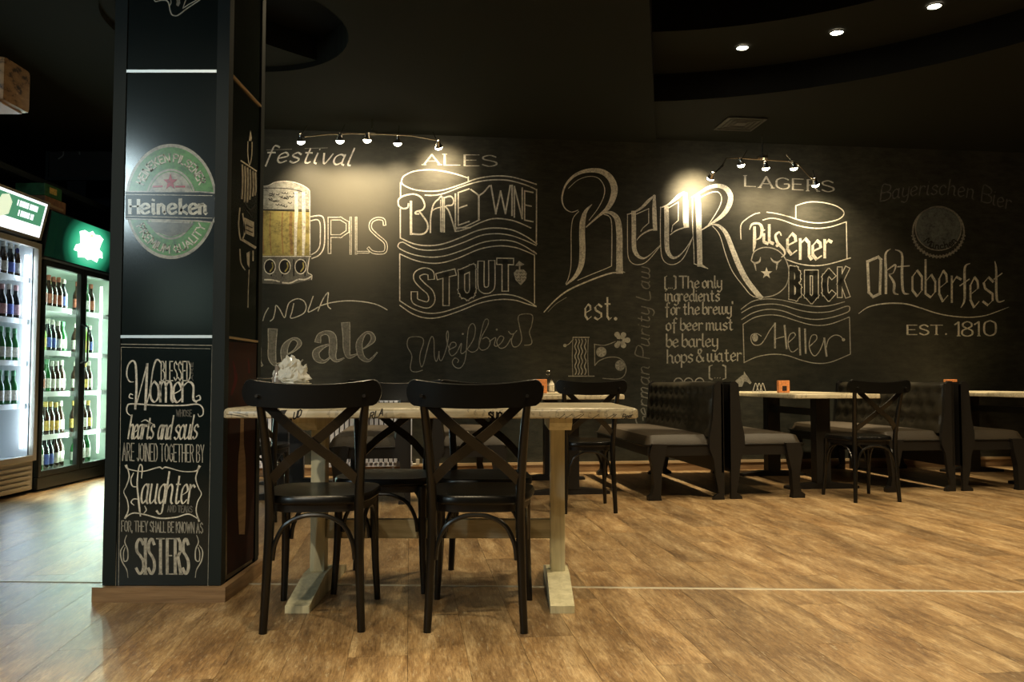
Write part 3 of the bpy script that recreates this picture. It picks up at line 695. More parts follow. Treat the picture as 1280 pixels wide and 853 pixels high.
W.rib([(230, 295), (228, 400), (230, 540), (242, 620), (282, 655), (335, 648), (382, 600), (432, 482)], 5)
W.rib([(266, 300, 28), (268, 400, 29), (268, 520, 29), (276, 578, 27), (305, 613, 18), (342, 604, 9), (388, 556, 5), (432, 484, 4)]).rib([(228, 300, 6), (270, 284, 10), (310, 256, 17), (345, 225, 22), (378, 202, 10)])
W.rib([(384, 212, 24), (388, 300, 33), (388, 380, 35), (391, 416, 33)]).rib([(290, 470, 5), (330, 442, 8), (405, 416, 6)]).rib([(282, 300), (340, 264), (340, 380), (306, 410), (298, 450)], 5, False)
W.rib([(462, 232, 32), (468, 320, 34), (470, 420, 34), (474, 560, 33), (476, 660, 32)]).rib([(470, 655, 22), (526, 682, 4)], smooth=False).rib([(430, 240), (430, 400), (438, 560), (440, 652)], 5).rib([(440, 652), (500, 672)], 5, False)
W.rib([(425, 236, 7), (470, 210, 13), (530, 174, 20), (590, 162, 25), (640, 180, 31), (668, 225, 33), (660, 282, 32), (625, 340, 26), (570, 385, 16), (490, 438, 6)]).rib([(470, 240), (540, 206), (590, 202), (612, 238), (600, 292), (560, 362), (528, 408)], 5)
W.rib([(545, 405, 4), (592, 412, 16), (640, 462, 26), (680, 560, 31), (720, 660, 34), (770, 755, 34), (840, 845, 32), (862, 865, 26)]).rib([(555, 415), (600, 472), (640, 600), (682, 702), (755, 800), (800, 850), (862, 872)], 5)
W.end('chalk_lettering', 'huge gothic chalk word beer')
# ---- est. 15
BL = dict(w=14, nib=(6, 19, .7))
W.crop(690, 360, 7.108).begin('c1')
W.put('e', 296, 350, 146, 282, BL).put('s', 378, 442, 146, 282, BL).put('t', 470, 528, 86, 282, BL).disc(565, 275, 15)
W.end('chalk_lettering', 'blackletter chalk word est.')
W.begin('c2')
for x in (210, 237, 264, 296): W.rib([(x+7*math.sin(k*1.5), 455+k*21) for k in range(16)], 9)
W.rib([(188, 440), (328, 440)], 9, False).rib([(148, 785), (375, 785)], 8, False).disc(115, 512, 15).rib([(120, 510), (150, 500), (190, 455)], 7)
W.end('chalk_numeral', 'chalk numeral one filled with wavy lines')
W.begin('c3').rib([(185, 445), (180, 620), (185, 785)], 7).rib([(322, 445), (318, 620), (325, 785)], 7)
W.rib([(375, 502), (470, 510), (562, 478)], 8).rib([(378, 500), (380, 690)], 8, False).rib([(380, 690), (420, 648), (500, 618), (590, 622), (645, 670), (655, 750), (600, 808), (450, 805)], 8).disc(438, 570, 46, 46).disc(605, 690, 44, 48)
W.end('chalk_numeral', 'chalk numeral five with daisies')
W.begin('c2', 2)
for cx, cy in ((438, 570), (605, 690)):
    for k in range(6): a_ = k*PI/3; W.rib([(cx+10*math.cos(a_), cy+10*math.sin(a_), 6), (cx+36*math.cos(a_), cy+36*math.sin(a_), 14)], smooth=False)
for x, y in ((578, 415), (635, 418), (672, 465), (635, 512), (578, 510)): W.rib([(612+(x-612)*.25, 465+(y-465)*.25, 10), ((612+x)/2, (465+y)/2, 40), (x, y, 34)], n=4); W.disc(x, y, 24, lay=1)
W.end('chalk_daisy', 'chalk daisies and clover leaf of the numeral')
# ---- vertical German Purity Law
W.crop(690, 360, 7.108).begin('c4b')
W.text('German Purity Law', [(862, 1250), (868, -170)], 118, dict(w=9, smooth=True, rot=True, shear=.25, nib=(6, 12, .6)), sp=.14)
W.end('chalk_lettering', 'faint vertical chalk script german purity law')
# ---- ingredients text
W.crop(820, 335, 5.883).begin('c2')
B2 = dict(w=8, nib=(4, 13, .7))
for t, x0, x1, y0, y1, c in (("(...) The only", 66, 482, 152, 146, 88), ('ingredients', 70, 466, 246, 246, 92), ("for the brewy'", 68, 562, 346, 340, 92), ('of beer must', 76, 566, 462, 458, 92),
                            ('be barley', 78, 452, 584, 580, 98), ('hops & water', 84, 630, 702, 684, 100), ('(...)', 392, 512, 812, 812, 92)):
    W.text(t, [(x0, y0), (x1, y1)], c, B2, sp=.11, word=.16)
W.end('chalk_lettering', 'block of small blackletter chalk text on the ingredients of beer')
W.begin('c2')
W.crop(890, 460, 4.741).poly([(60, 112), (90, 98), (122, 92), (150, 68), (176, 46), (188, 40), (190, 20), (200, 38), (212, 52), (226, 74), (234, 88), (226, 98), (208, 84), (192, 80), (178, 112)]).crop(820, 335, 5.883)
for cx in (165, 240, 320): W.disc(cx, 850, 38, 44, r0=.8)
W.rib([(60, 846), (300, 842), (560, 850)], 12)
W.end('chalk_horse', 'chalk drawing of a horse and wagon')
# ---- LAGERS
W.crop(870, 180, 7.53).begin('c2')
for ch, x0, x1, t_, b_2 in (('L', 462, 562, 298, 398), ('A', 600, 722, 306, 410), ('G', 758, 870, 318, 422), ('E', 912, 1012, 328, 430), ('R', 1052, 1150, 336, 442), ('S', 1186, 1290, 345, 448)):
    W.put(ch, x0, x1, t_, b_2, dict(w=13, nib=(7, 19, 0), smooth=ch in 'GS', serif=0 if ch in 'GS' else 15), .04)
W.end('chalk_lettering', 'serif chalk word lagers')
# ---- Pilsener banner
W.crop(915, 240, 5.331).begin('c1'); L = 7
for p in ([(60, 315), (60, 222), (100, 178), (150, 148), (185, 140)], [(232, 135), (300, 145), (380, 165), (430, 182), (500, 200), (590, 207), (690, 190), (738, 162), (742, 128), (690, 92), (600, 70), (510, 68), (425, 92)],
          [(205, 188), (265, 175), (340, 190), (440, 225), (560, 243), (660, 232), (760, 200)], [(360, 450), (450, 480), (550, 492), (650, 480), (790, 440)]):
    W.rib(p, L)
W.rib([(425, 92), (425, 175)], L, False).rib([(762, 200), (766, 440)], L, False)
PB = dict(w=15, nib=(7, 22, .75))
W.rib([(118, 250, 6), (135, 215, 14), (180, 212, 16), (200, 245, 22), (190, 300, 14), (160, 320, 6)]).rib([(150, 235, 18), (150, 340, 22), (142, 395, 8)])
W.put('i', 212, 240, 252, 345, PB).put('l', 248, 275, 218, 345, PB)
W.rib([(328, 290, 8), (315, 268, 10), (290, 292, 16), (305, 340, 20), (345, 385, 16), (352, 415, 10), (330, 435, 5)]).disc(300, 358, 10)
W.put('e', 370, 432, 278, 418, PB).put('n', 455, 530, 312, 450, PB).put('e', 538, 598, 325, 450, PB).put('r', 618, 664, 318, 440, PB)
W.end('chalk_lettering', 'blackletter chalk word pilsener inside a curled banner')
W.begin('c2').rib([(130, 450), (150, 398), (215, 370), (295, 385), (352, 440), (380, 530), (362, 620), (300, 680), (220, 702), (140, 698)], 7)
W.rib([(190, 436, 4), (182, 465, 12), (150, 474, 12), (126, 455, 4)]).rib([(150, 474, 14), (160, 524, 4)], smooth=False).rib([(258, 440, 4), (275, 462, 12), (302, 470, 12), (328, 452, 4)]).rib([(302, 470, 14), (295, 518, 4)], smooth=False)
W.end('chalk_drawing', 'chalk bull horns inside a ring')
W.begin('c1').poly([(230+(40 if k % 2 == 0 else 16)*math.sin(k*PI/5), 542-(40 if k % 2 == 0 else 16)*math.cos(k*PI/5)) for k in range(10)]).end('chalk_star', 'chalk star')
# BOCK
W.begin('c1').inner_begin(); ot = dict(w=44, inner=33)
W.put('B', 398, 442, 512, 700, dict(ot), .2); W.put('C', 618, 668, 535, 705, dict(ot)); W.put('K', 718, 768, 515, 690, dict(w=38, inner=27), 0)
p = [(502, 540), (556, 540), (556, 690), (530, 722), (502, 690)]
W.rib(p, 44, False, closed=True); W.rib(p, 33, False, closed=True, lay=2, g=W.inner)
W.end('chalk_lettering', 'outlined chalk word bock', 'wall')
# Heller
W.crop(915, 350, 7.106).begin('c2'); L = 8
for p in ([(80, 262), (180, 192), (300, 170), (420, 176), (560, 205), (720, 235), (860, 230), (1000, 195)], [(85, 292), (190, 236), (330, 215), (450, 226), (600, 270), (740, 290), (880, 280), (1020, 234), (1046, 256), (1020, 290), (880, 335), (740, 352), (600, 330), (450, 276), (320, 262), (190, 292), (85, 352)],
          [(98, 395), (200, 335), (320, 312), (430, 320), (560, 360), (680, 395), (790, 405), (900, 385), (1042, 330)], [(105, 736), (220, 685), (350, 662), (480, 670), (620, 715), (750, 742), (880, 730), (1052, 660)],
          [(260, 500), (220, 478), (175, 490), (170, 540), (200, 578), (250, 575), (290, 530), (335, 450), (382, 388)], [(388, 525), (430, 512), (462, 505)],
          [(498, 560), (560, 500), (548, 470), (512, 490), (498, 560), (515, 625), (545, 640), (585, 610)], [(690, 590), (750, 530), (745, 490), (705, 500), (685, 580), (705, 650), (740, 675), (785, 620), (820, 525)],
          [(838, 600), (858, 530), (910, 492), (960, 500), (990, 532)]):
    W.rib(p, L)
for p in ([(382, 388), (382, 602)], [(467, 408), (485, 608)], [(598, 432), (606, 664)], [(648, 440), (655, 650)], [(820, 520), (840, 676)]): W.rib(p, 16, False)
W.rib([(98, 395), (108, 736)], L, False).rib([(1044, 338), (1052, 655)], L, False)
W.disc(205, 515, 26, 34).disc(990, 532, 14)
W.end('chalk_lettering', 'chalk script heller on a waving banner')
# ---- Oktoberfest
W.crop(1070, 300, 6.095).begin('c1')
K = dict(w=15, nib=(5, 19, .75))
W.rib([(88, 165), (98, 400), (130, 435), (182, 410), (190, 150), (170, 130), (88, 165)], 20, False)
W.rib([(262, 70, 5), (225, 110, 16), (228, 250, 20), (228, 408, 18)]).rib([(232, 235, 6), (300, 190, 14), (285, 250, 8), (250, 262, 6)]).rib([(255, 270, 12), (290, 330, 20), (290, 400, 18), (322, 416, 6)])
W.rib([(300, 75, 6), (350, 110, 16), (350, 260, 20), (360, 395, 18), (402, 412, 6)]).rib([(318, 205), (405, 198)], 9, False)
W.put('o', 430, 502, 232, 430, K).put('b', 530, 604, 150, 438, K).put('e', 634, 700, 235, 470, K).put('r', 730, 800, 275, 478, K)
W.rib([(868, 180, 6), (830, 210, 16), (828, 340, 20), (826, 460, 16), (800, 516, 5)]).rib([(792, 350), (862, 300)], 9, False)
W.put('e', 872, 938, 285, 515, K).put('s', 968, 1046, 285, 498, K)
W.rib([(1058, 165, 6), (1068, 230, 16), (1070, 420, 19), (1085, 472, 14), (1130, 462, 5)]).rib([(1052, 300), (1112, 255)], 9, False)
W.end('chalk_lettering', 'blackletter chalk word oktoberfest')
W.begin('c1').rib([(20, 562, 4), (100, 510, 8), (230, 485, 10), (370, 487, 10), (480, 515, 9), (600, 555, 8), (720, 580, 8), (860, 590, 8), (980, 578, 7), (1080, 545, 6), (1165, 512, 3)]).end('chalk_swoosh', 'long chalk swoosh')
W.begin('c1')
for ch, x0, x1, t_, b_2 in (('E', 392, 466, 650, 722), ('S', 486, 548, 648, 724), ('T', 566, 660, 650, 722), ('1', 752, 782, 626, 732), ('8', 812, 884, 624, 734), ('1', 902, 936, 624, 732), ('0', 976, 1066, 616, 730)):
    W.put(ch, x0, x1, t_, b_2, dict(w=10, nib=(7, 15, 0), smooth=ch in 'S80', serif=0 if ch in 'S80' else 12))
W.disc(686, 718, 7)
W.end('chalk_lettering', 'serif chalk line est. 1810')
W.crop(1080, 215, 6.4)
W.begin('c3').disc(595, 480, 212, 206, r0=.93).disc(595, 452, 188, 180, r0=.95)
for k in range(22): a_ = .15+k*(PI-.3)/21; W.rib([(595+196*math.cos(a_), 480+190*math.sin(a_)), (595+214*math.cos(a_), 480+208*math.sin(a_))], 12, False)
W.end('chalk_cap_rim', 'crimped rim of the chalk bottle cap')
W.begin('cgrey').disc(595, 450, 178, 170).end('chalk_cap_face', 'grey smudged face of the chalk bottle cap')
W.begin('board_in', 3).text('München', [(478, 560), (520, 600), (600, 618), (690, 600), (745, 555)], 52, dict(w=9, smooth=True, rot=True), sp=.14).end('chalk_lettering', 'dark lettering on the bottle cap')
W.begin('c4').text('Bayerischen Bier', [(130, 235), (400, 190), (680, 185), (900, 225), (1170, 305)], 125, dict(w=9, smooth=True, shear=.15, nib=(6, 12, .6)), sp=.16)
W.end('chalk_lettering', 'faint chalk script bayerischen bier')
# long swoosh from the beer word into the left part of the wall
W.crop(480, 360, 1).begin('c3').rib([(205, 30), (215, 20), (228, 12)], .8).end('chalk_line')
# ------------------------------------------------------------------ COLUMN
CX0, CX1, CY0, CY1 = -1.675, -1.190, 3.43, 3.93
CT = ZL-.001
colm = empty('column', ((CX0+CX1)/2, (CY0+CY1)/2, 0)); cl = Vector(colm.location)
tag(colm, 'square black column with round green beer emblem and chalk lettering, beside the drinks coolers', 'column')
def cpar(o): o.parent = colm; o.matrix_parent_inverse = Matrix.Translation(-cl); return o
E = .014
g = G(); g.box(CX0+.012, CY0+.012, .0, CX1-.012, CY1-.012, CT); cpar(g.obj('column_core', M['colblack']))
bw = .052
for sx, sy in ((0, 0), (1, 0), (0, 1), (1, 1)):
    x = CX1 if sx else CX0; y = CY1 if sy else CY0; dx = -1 if sx else 1; dy = -1 if sy else 1
    g = G(); poly = [(x, y), (x+dx*bw, y), (x+dx*bw, y+dy*.014), (x+dx*.014, y+dy*.014), (x+dx*.014, y+dy*bw), (x, y+dy*bw)]
    g.prism(poly, .062, CT); cpar(g.obj('corner_trim', M['colgrey']))
zA = at_y(200, 89, CY0).z; zB = at_y(200, 421, CY0).z
for (a0, a1) in ((.062, zB-.006), (zB+.006, zA-.006), (zA+.006, CT)):
    g = G(); g.box(CX0+bw+.001, CY0+.006, a0, CX1-bw-.001, CY0+.011, a1); cpar(g.obj('front_panel', M['colblack']))
    g = G(); g.box(CX1-.011, CY0+bw+.001, a0, CX1-.006, CY1-bw-.001, a1); cpar(g.obj('side_panel', M['colblack']))
for z in (zB, zA):
    g = G(); g.box(CX0+bw+.001, CY0-.001, z-.006, CX1-bw-.001, CY0+.011, z+.006); o = cpar(g.obj('metal_strip', M['steel'])); o['label'] = 'silver metal strip'
    g = G(); g.box(CX1-.011, CY0+bw+.001, z-.005, CX1+.001, CY1-bw-.001, z+.005); o = cpar(g.obj('brass_strip', M['gold'])); o['label'] = 'dull brass strip'
g = G(); t_ = .028
for (x0, y0, x1, y1) in ((CX0-t_, CY0-t_, CX1+t_, CY0), (CX1, CY0, CX1+t_, CY1), (CX0-t_, CY0, CX0, CY1), (CX0-t_, CY1, CX1+t_, CY1+t_)): g.box(x0, y0, 0, x1, y1, .06)
o = cpar(g.obj('skirting', M['skirt'])); o['label'] = 'light oak skirting board'
YF = CY0+.006
F = Canvas(lambda x, y, o: at_y(x, y, YF-o), colm, .0005)
XS = CX1-.006
SD = Canvas(lambda x, y, o: at_x(x, y, XS+o), colm, .0005)
def ce(cv, *a, **k):
    o = cv.end(*a, **k)
    for c in [o]+[x for x in COL.objects if x.name.startswith('chalk_inline') and x.parent == colm]:
        if c: c.matrix_parent_inverse = Matrix.Translation(-cl)
    return o
# poster
F.crop(140, 425, 5.17).begin('c2')
F.rib([(22, 1612), (44, 28), (648, 36), (620, 1620)], 5, False).rib([(42, 1612), (60, 48), (634, 58)], 3, False)
ce(F, 'poster_frame')
F.begin('cx')
F.rib([(140, 272, 4), (112, 268, 8), (95, 225, 9), (104, 165, 10), (132, 136, 11), (152, 160, 13), (158, 260, 14), (156, 360, 14), (150, 446, 13)])
F.rib([(152, 440, 5), (190, 300, 7), (228, 155, 10)]).rib([(228, 155, 14), (222, 300, 16), (214, 452, 14)]).rib([(215, 450, 5), (245, 330, 7), (262, 210, 9), (280, 140, 11), (300, 130, 11), (322, 160, 6)])
WS = dict(w=13, nib=(6, 15, .5), smooth=True)
F.put('o', 250, 298, 270, 402, WS).rib([(296, 330, 6), (310, 290, 8), (314, 400, 13)]).put('m', 312, 395, 270, 402, WS).put('e', 400, 450, 275, 405, WS).put('n', 455, 545, 272, 402, WS)
F.rib([(545, 395, 6), (570, 385, 10), (565, 360, 8), (545, 368, 6)])
F.rib([(120, 490, 5), (98, 470, 8), (98, 432, 9), (130, 414, 9), (300, 424, 9), (460, 424, 9), (550, 416, 9), (585, 440, 9), (588, 482, 8), (565, 496, 6), (555, 478, 5)]).rib([(135, 380, 5), (112, 372, 8), (118, 350, 7), (135, 356, 5)])
ce(F, 'chalk_lettering', 'large chalk script word women')
F.begin('c1').text('BLESSED', [(318, 264), (506, 264)], 124, dict(w=7, smooth=False), sp=.22); ce(F, 'chalk_lettering', 'narrow chalk capitals blessed')
F.begin('c4').text('WHOSE', [(416, 494), (515, 496)], 42, dict(w=6), sp=.2).text('ARE', [(524, 262), (524, 148)], 14, dict(w=4, rot=True), sp=.2); ce(F, 'chalk_lettering', 'faint small chalk word whose')
F.begin('c1')
hs = dict(w=10, nib=(4, 12, .5), smooth=True, shear=.16)
F.text('hearts', [(104, 640), (262, 640)], 155, hs, sp=.08).text('and', [(294, 642), (380, 642)], 152, hs, sp=.08).text('souls', [(402, 644), (545, 640)], 155, hs, sp=.08)
F.rib([(190, 530, 4), (215, 518, 7), (240, 532, 8), (265, 545, 4)])
ce(F, 'chalk_lettering', 'chalk script words hearts and souls')
F.begin('c2').text('ARE JOINED TOGETHER BY', [(68, 780), (594, 792)], 112, dict(w=6), sp=.22, word=.34); ce(F, 'chalk_lettering', 'narrow chalk capitals are joined together by')
F.crop(140, 570, 5.015).begin('c1')
F.rib([(88, 62, 16), (105, 84, 8), (190, 98, 6), (270, 78, 8), (300, 72, 9), (315, 82, 6), (332, 72, 9), (365, 78, 8), (440, 98, 6), (525, 96, 8), (548, 66, 16)])
F.rib([(95, 70, 6), (108, 130, 8), (90, 190, 6), (74, 228, 5), (96, 280, 7), (102, 340, 7), (82, 392, 12)]).rib([(545, 75, 6), (525, 140, 8), (542, 200, 6), (560, 240, 5), (536, 290, 7), (528, 350, 7), (546, 410, 12)])
F.rib([(84, 388, 7), (130, 360, 8), (200, 368, 8), (300, 392, 9), (400, 386, 8), (480, 366, 8), (545, 400, 6)])
F.rib([(160, 195, 5), (128, 190, 8), (118, 150, 8), (135, 108, 6)]).rib([(185, 140, 6), (190, 75, 8), (178, 55, 8), (165, 90, 8), (158, 180, 10), (165, 260, 12), (172, 330, 12), (178, 378, 8)]).rib([(160, 272, 5), (135, 272, 7), (120, 292, 8), (138, 310, 5)]).rib([(205, 315, 5), (215, 340, 8), (200, 360, 5)])
hs2 = dict(w=11, nib=(4, 13, .5), smooth=True, shear=.14)
F.text('aughter', [(180, 298), (505, 300)], 200, hs2, sp=.10)
ce(F, 'chalk_lettering', 'chalk script word laughter inside a scrolled frame')
F.begin('c4').text('AND TEARS', [(348, 352), (502, 356)], 40, dict(w=6), sp=.2); ce(F, 'chalk_lettering', 'faint small chalk words and tears')
F.begin('c3').text('FOR, THEY SHALL BE KNOWN AS', [(60, 474), (568, 486)], 66, dict(w=6), sp=.2, word=.34); ce(F, 'chalk_lettering', 'narrow chalk capitals for they shall be known as')
F.begin('ctan').inner_begin() if False else F.begin('c2')
for ch, x0, x1 in (('S', 152, 196), ('I', 208, 210), ('S', 228, 264), ('T', 278, 330), ('E', 346, 384), ('R', 396, 432), ('S', 444, 478)):
    F.put(ch, x0, x1, 520, 742, dict(w=17, nib=(8, 19, 0), smooth=ch == 'S', serif=0 if ch == 'S' else 9))
ce(F, 'chalk_lettering', 'bold chalk capitals sisters')
F.begin('c2')
for m_ in (0, 1):
    X = (lambda x: 622-x) if m_ else (lambda x: x)
    F.rib([(X(92), 498, 3), (X(80), 540, 6), (X(98), 590, 8), (X(98), 650, 8), (X(76), 660, 7), (X(72), 610, 6), (X(82), 575, 4)]).rib([(X(76), 560, 3), (X(54), 600, 7), (X(62), 660, 8), (X(92), 715, 6), (X(100), 765, 3)])
ce(F, 'chalk_flourish')
# round beer emblem
F.crop(145, 170, 5.33)
F.begin('ecream', 1).disc(367, 437, 305, 384, n=72); ce(F, 'emblem_rim', 'cream outer ring of the round emblem')
F.begin('egrn', 2).disc(367, 437, 288, 362, n=72); ce(F, 'emblem_ring', 'green ring of the round emblem')
F.begin('ecream', 3).disc(365, 455, 172, 236, n=60); ce(F, 'emblem_centre', 'pale centre of the round emblem')
F.begin('egrn', 4).disc(365, 455, 160, 222, n=60, r0=.97); ce(F, 'emblem_line')
F.begin('ecream', 5).poly([(62, 366), (555, 368), (680, 378), (668, 415), (672, 470), (690, 520), (650, 580), (540, 572), (62, 556)])
ce(F, 'emblem_band_edge')
F.begin('eblk', 6).poly([(62, 374), (560, 376), (668, 386), (655, 415), (660, 470), (668, 510), (640, 572), (545, 562), (62, 548)]); ce(F, 'emblem_band', 'dark band across the emblem')
F.begin('etext', 7).rib([(62, 390), (640, 398)], 4, False).rib([(62, 534), (640, 548)], 4, False)
HB = dict(w=22, nib=(12, 27, 0), smooth=False)
for ch, x0, x1, t_, b_2 in (('H', 92, 150, 425, 518), ('e', 172, 222, 452, 518), ('i', 248, 256, 425, 520), ('n', 282, 328, 455, 520), ('e', 352, 402, 452, 520), ('k', 428, 475, 420, 520), ('e', 492, 540, 452, 520), ('n', 558, 602, 455, 520)):
    F.put(ch, x0, x1, t_, b_2, dict(w=18, nib=(11, 24, 0), smooth=ch == 'e'))
ce(F, 'emblem_lettering', 'white brand lettering on the dark band')
F.begin('etext', 5)
arc = lambda r1, r2, a0, a1, k=14: [(367+r1*math.cos(a0+(a1-a0)*i/k), 440+r2*math.sin(a0+(a1-a0)*i/k)) for i in range(k+1)]
F.text('HEINEKEN PILSENER', arc(205, 270, PI*1.14, PI*1.86), 50, dict(w=9, rot=True), sp=.2, word=.3)
F.text('PREMIUM QUALITY', arc(262, 340, PI*.84, PI*.16), 50, dict(w=9, rot=True), sp=.2, word=.3)
ce(F, 'emblem_lettering', 'cream lettering round the green ring')
F.begin('ered', 5).poly([(362+(50 if k % 2 == 0 else 20)*math.sin(k*PI/5), 308-(58 if k % 2 == 0 else 24)*math.cos(k*PI/5)) for k in range(10)]).rib([(250, 338), (305, 336)], 12, False).rib([(400, 338), (455, 338)], 12, False)
ce(F, 'emblem_star', 'red star')
F.begin('egrey', 5).poly([(200, 572), (520, 585), (470, 640), (365, 668), (260, 640)]); ce(F, 'emblem_shading')
# drawing at the top of the column (its lower tip)
F.crop(180, 0, 7.756).begin('c1')
F.rib([(60, -60), (100, 0), (115, 14), (160, 4), (215, 4), (240, 35), (255, 110), (275, 145), (310, 153), (345, 138), (420, 80), (540, 0), (640, -70)], 12)
F.rib([(420, -40), (400, 10), (376, 82), (430, 45), (510, 0), (600, -50)], 9, False).rib([(235, -40), (262, 10), (255, 50)], 7)
ce(F, 'chalk_drawing', 'pointed chalk drawing near the top of the column')
F.begin('c2').poly([(310, -30), (345, -20), (352, 30), (335, 62), (312, 50), (318, 20)]); ce(F, 'chalk_drawing')
# side face art
SD.crop(280, 150, 4.265).begin('c1')
SD.poly([(135, 95), (141, 55), (149, 95), (146, 112), (133, 112)]).rib([(128, 115), (127, 180), (136, 240), (148, 190), (150, 118)], 4).rib([(92, 218), (172, 272)], 7, False)
ce(SD, 'chalk_drawing', 'upright chalk pen nib drawing on the side face')
SD.begin('c2')
for k, x in enumerate((98, 112, 126, 140, 155, 168)): SD.rib([(x, 240+(x-98)*.6), (x+2, 330+(x-98)*.5), (x-2, 420+20*math.sin(k))], 9)
SD.rib([(85, 470), (78, 560), (90, 640), (110, 600), (100, 500)], 7).poly([(108, 520), (160, 545), (160, 625), (105, 600)]).rib([(100, 640), (165, 680)], 14, False)
SD.poly([(120, 710), (138, 700), (135, 790), (124, 770)]).rib([(85, 690), (90, 760), (112, 800)], 6).rib([(155, 700), (155, 750)], 7, False).rib([(134, 800), (130, 900), (128, 1000)], 4)
ce(SD, 'chalk_drawing', 'tan lettered chalk emblem on the side face')
SD.begin('board_in', 2).rib([(118, 560), (150, 575)], 6, False).rib([(118, 585), (150, 600)], 6, False).rib([(112, 440), (140, 480), (165, 450)], 6).rib([(120, 480), (150, 520)], 6); ce(SD, 'chalk_drawing')
SD.crop(270, 420, 2.843).begin('cmaroon').poly([(35, 20), (150, 28), (152, 780), (40, 850)]); ce(SD, 'side_print', 'dark maroon print on the lower side panel')
SD.begin('skirt', 2).rib([(93, 290, 12), (92, 380, 14), (92, 450, 26), (92, 600, 28), (92, 700, 20)]); ce(SD, 'side_print_bottle', 'tan bottle shape printed on the side panel')
SD.begin('cred2', 2).rib([(60, 90, 4), (70, 150, 12), (55, 210, 6)]).rib([(115, 80, 4), (118, 130, 8)]); ce(SD, 'side_print_flame')

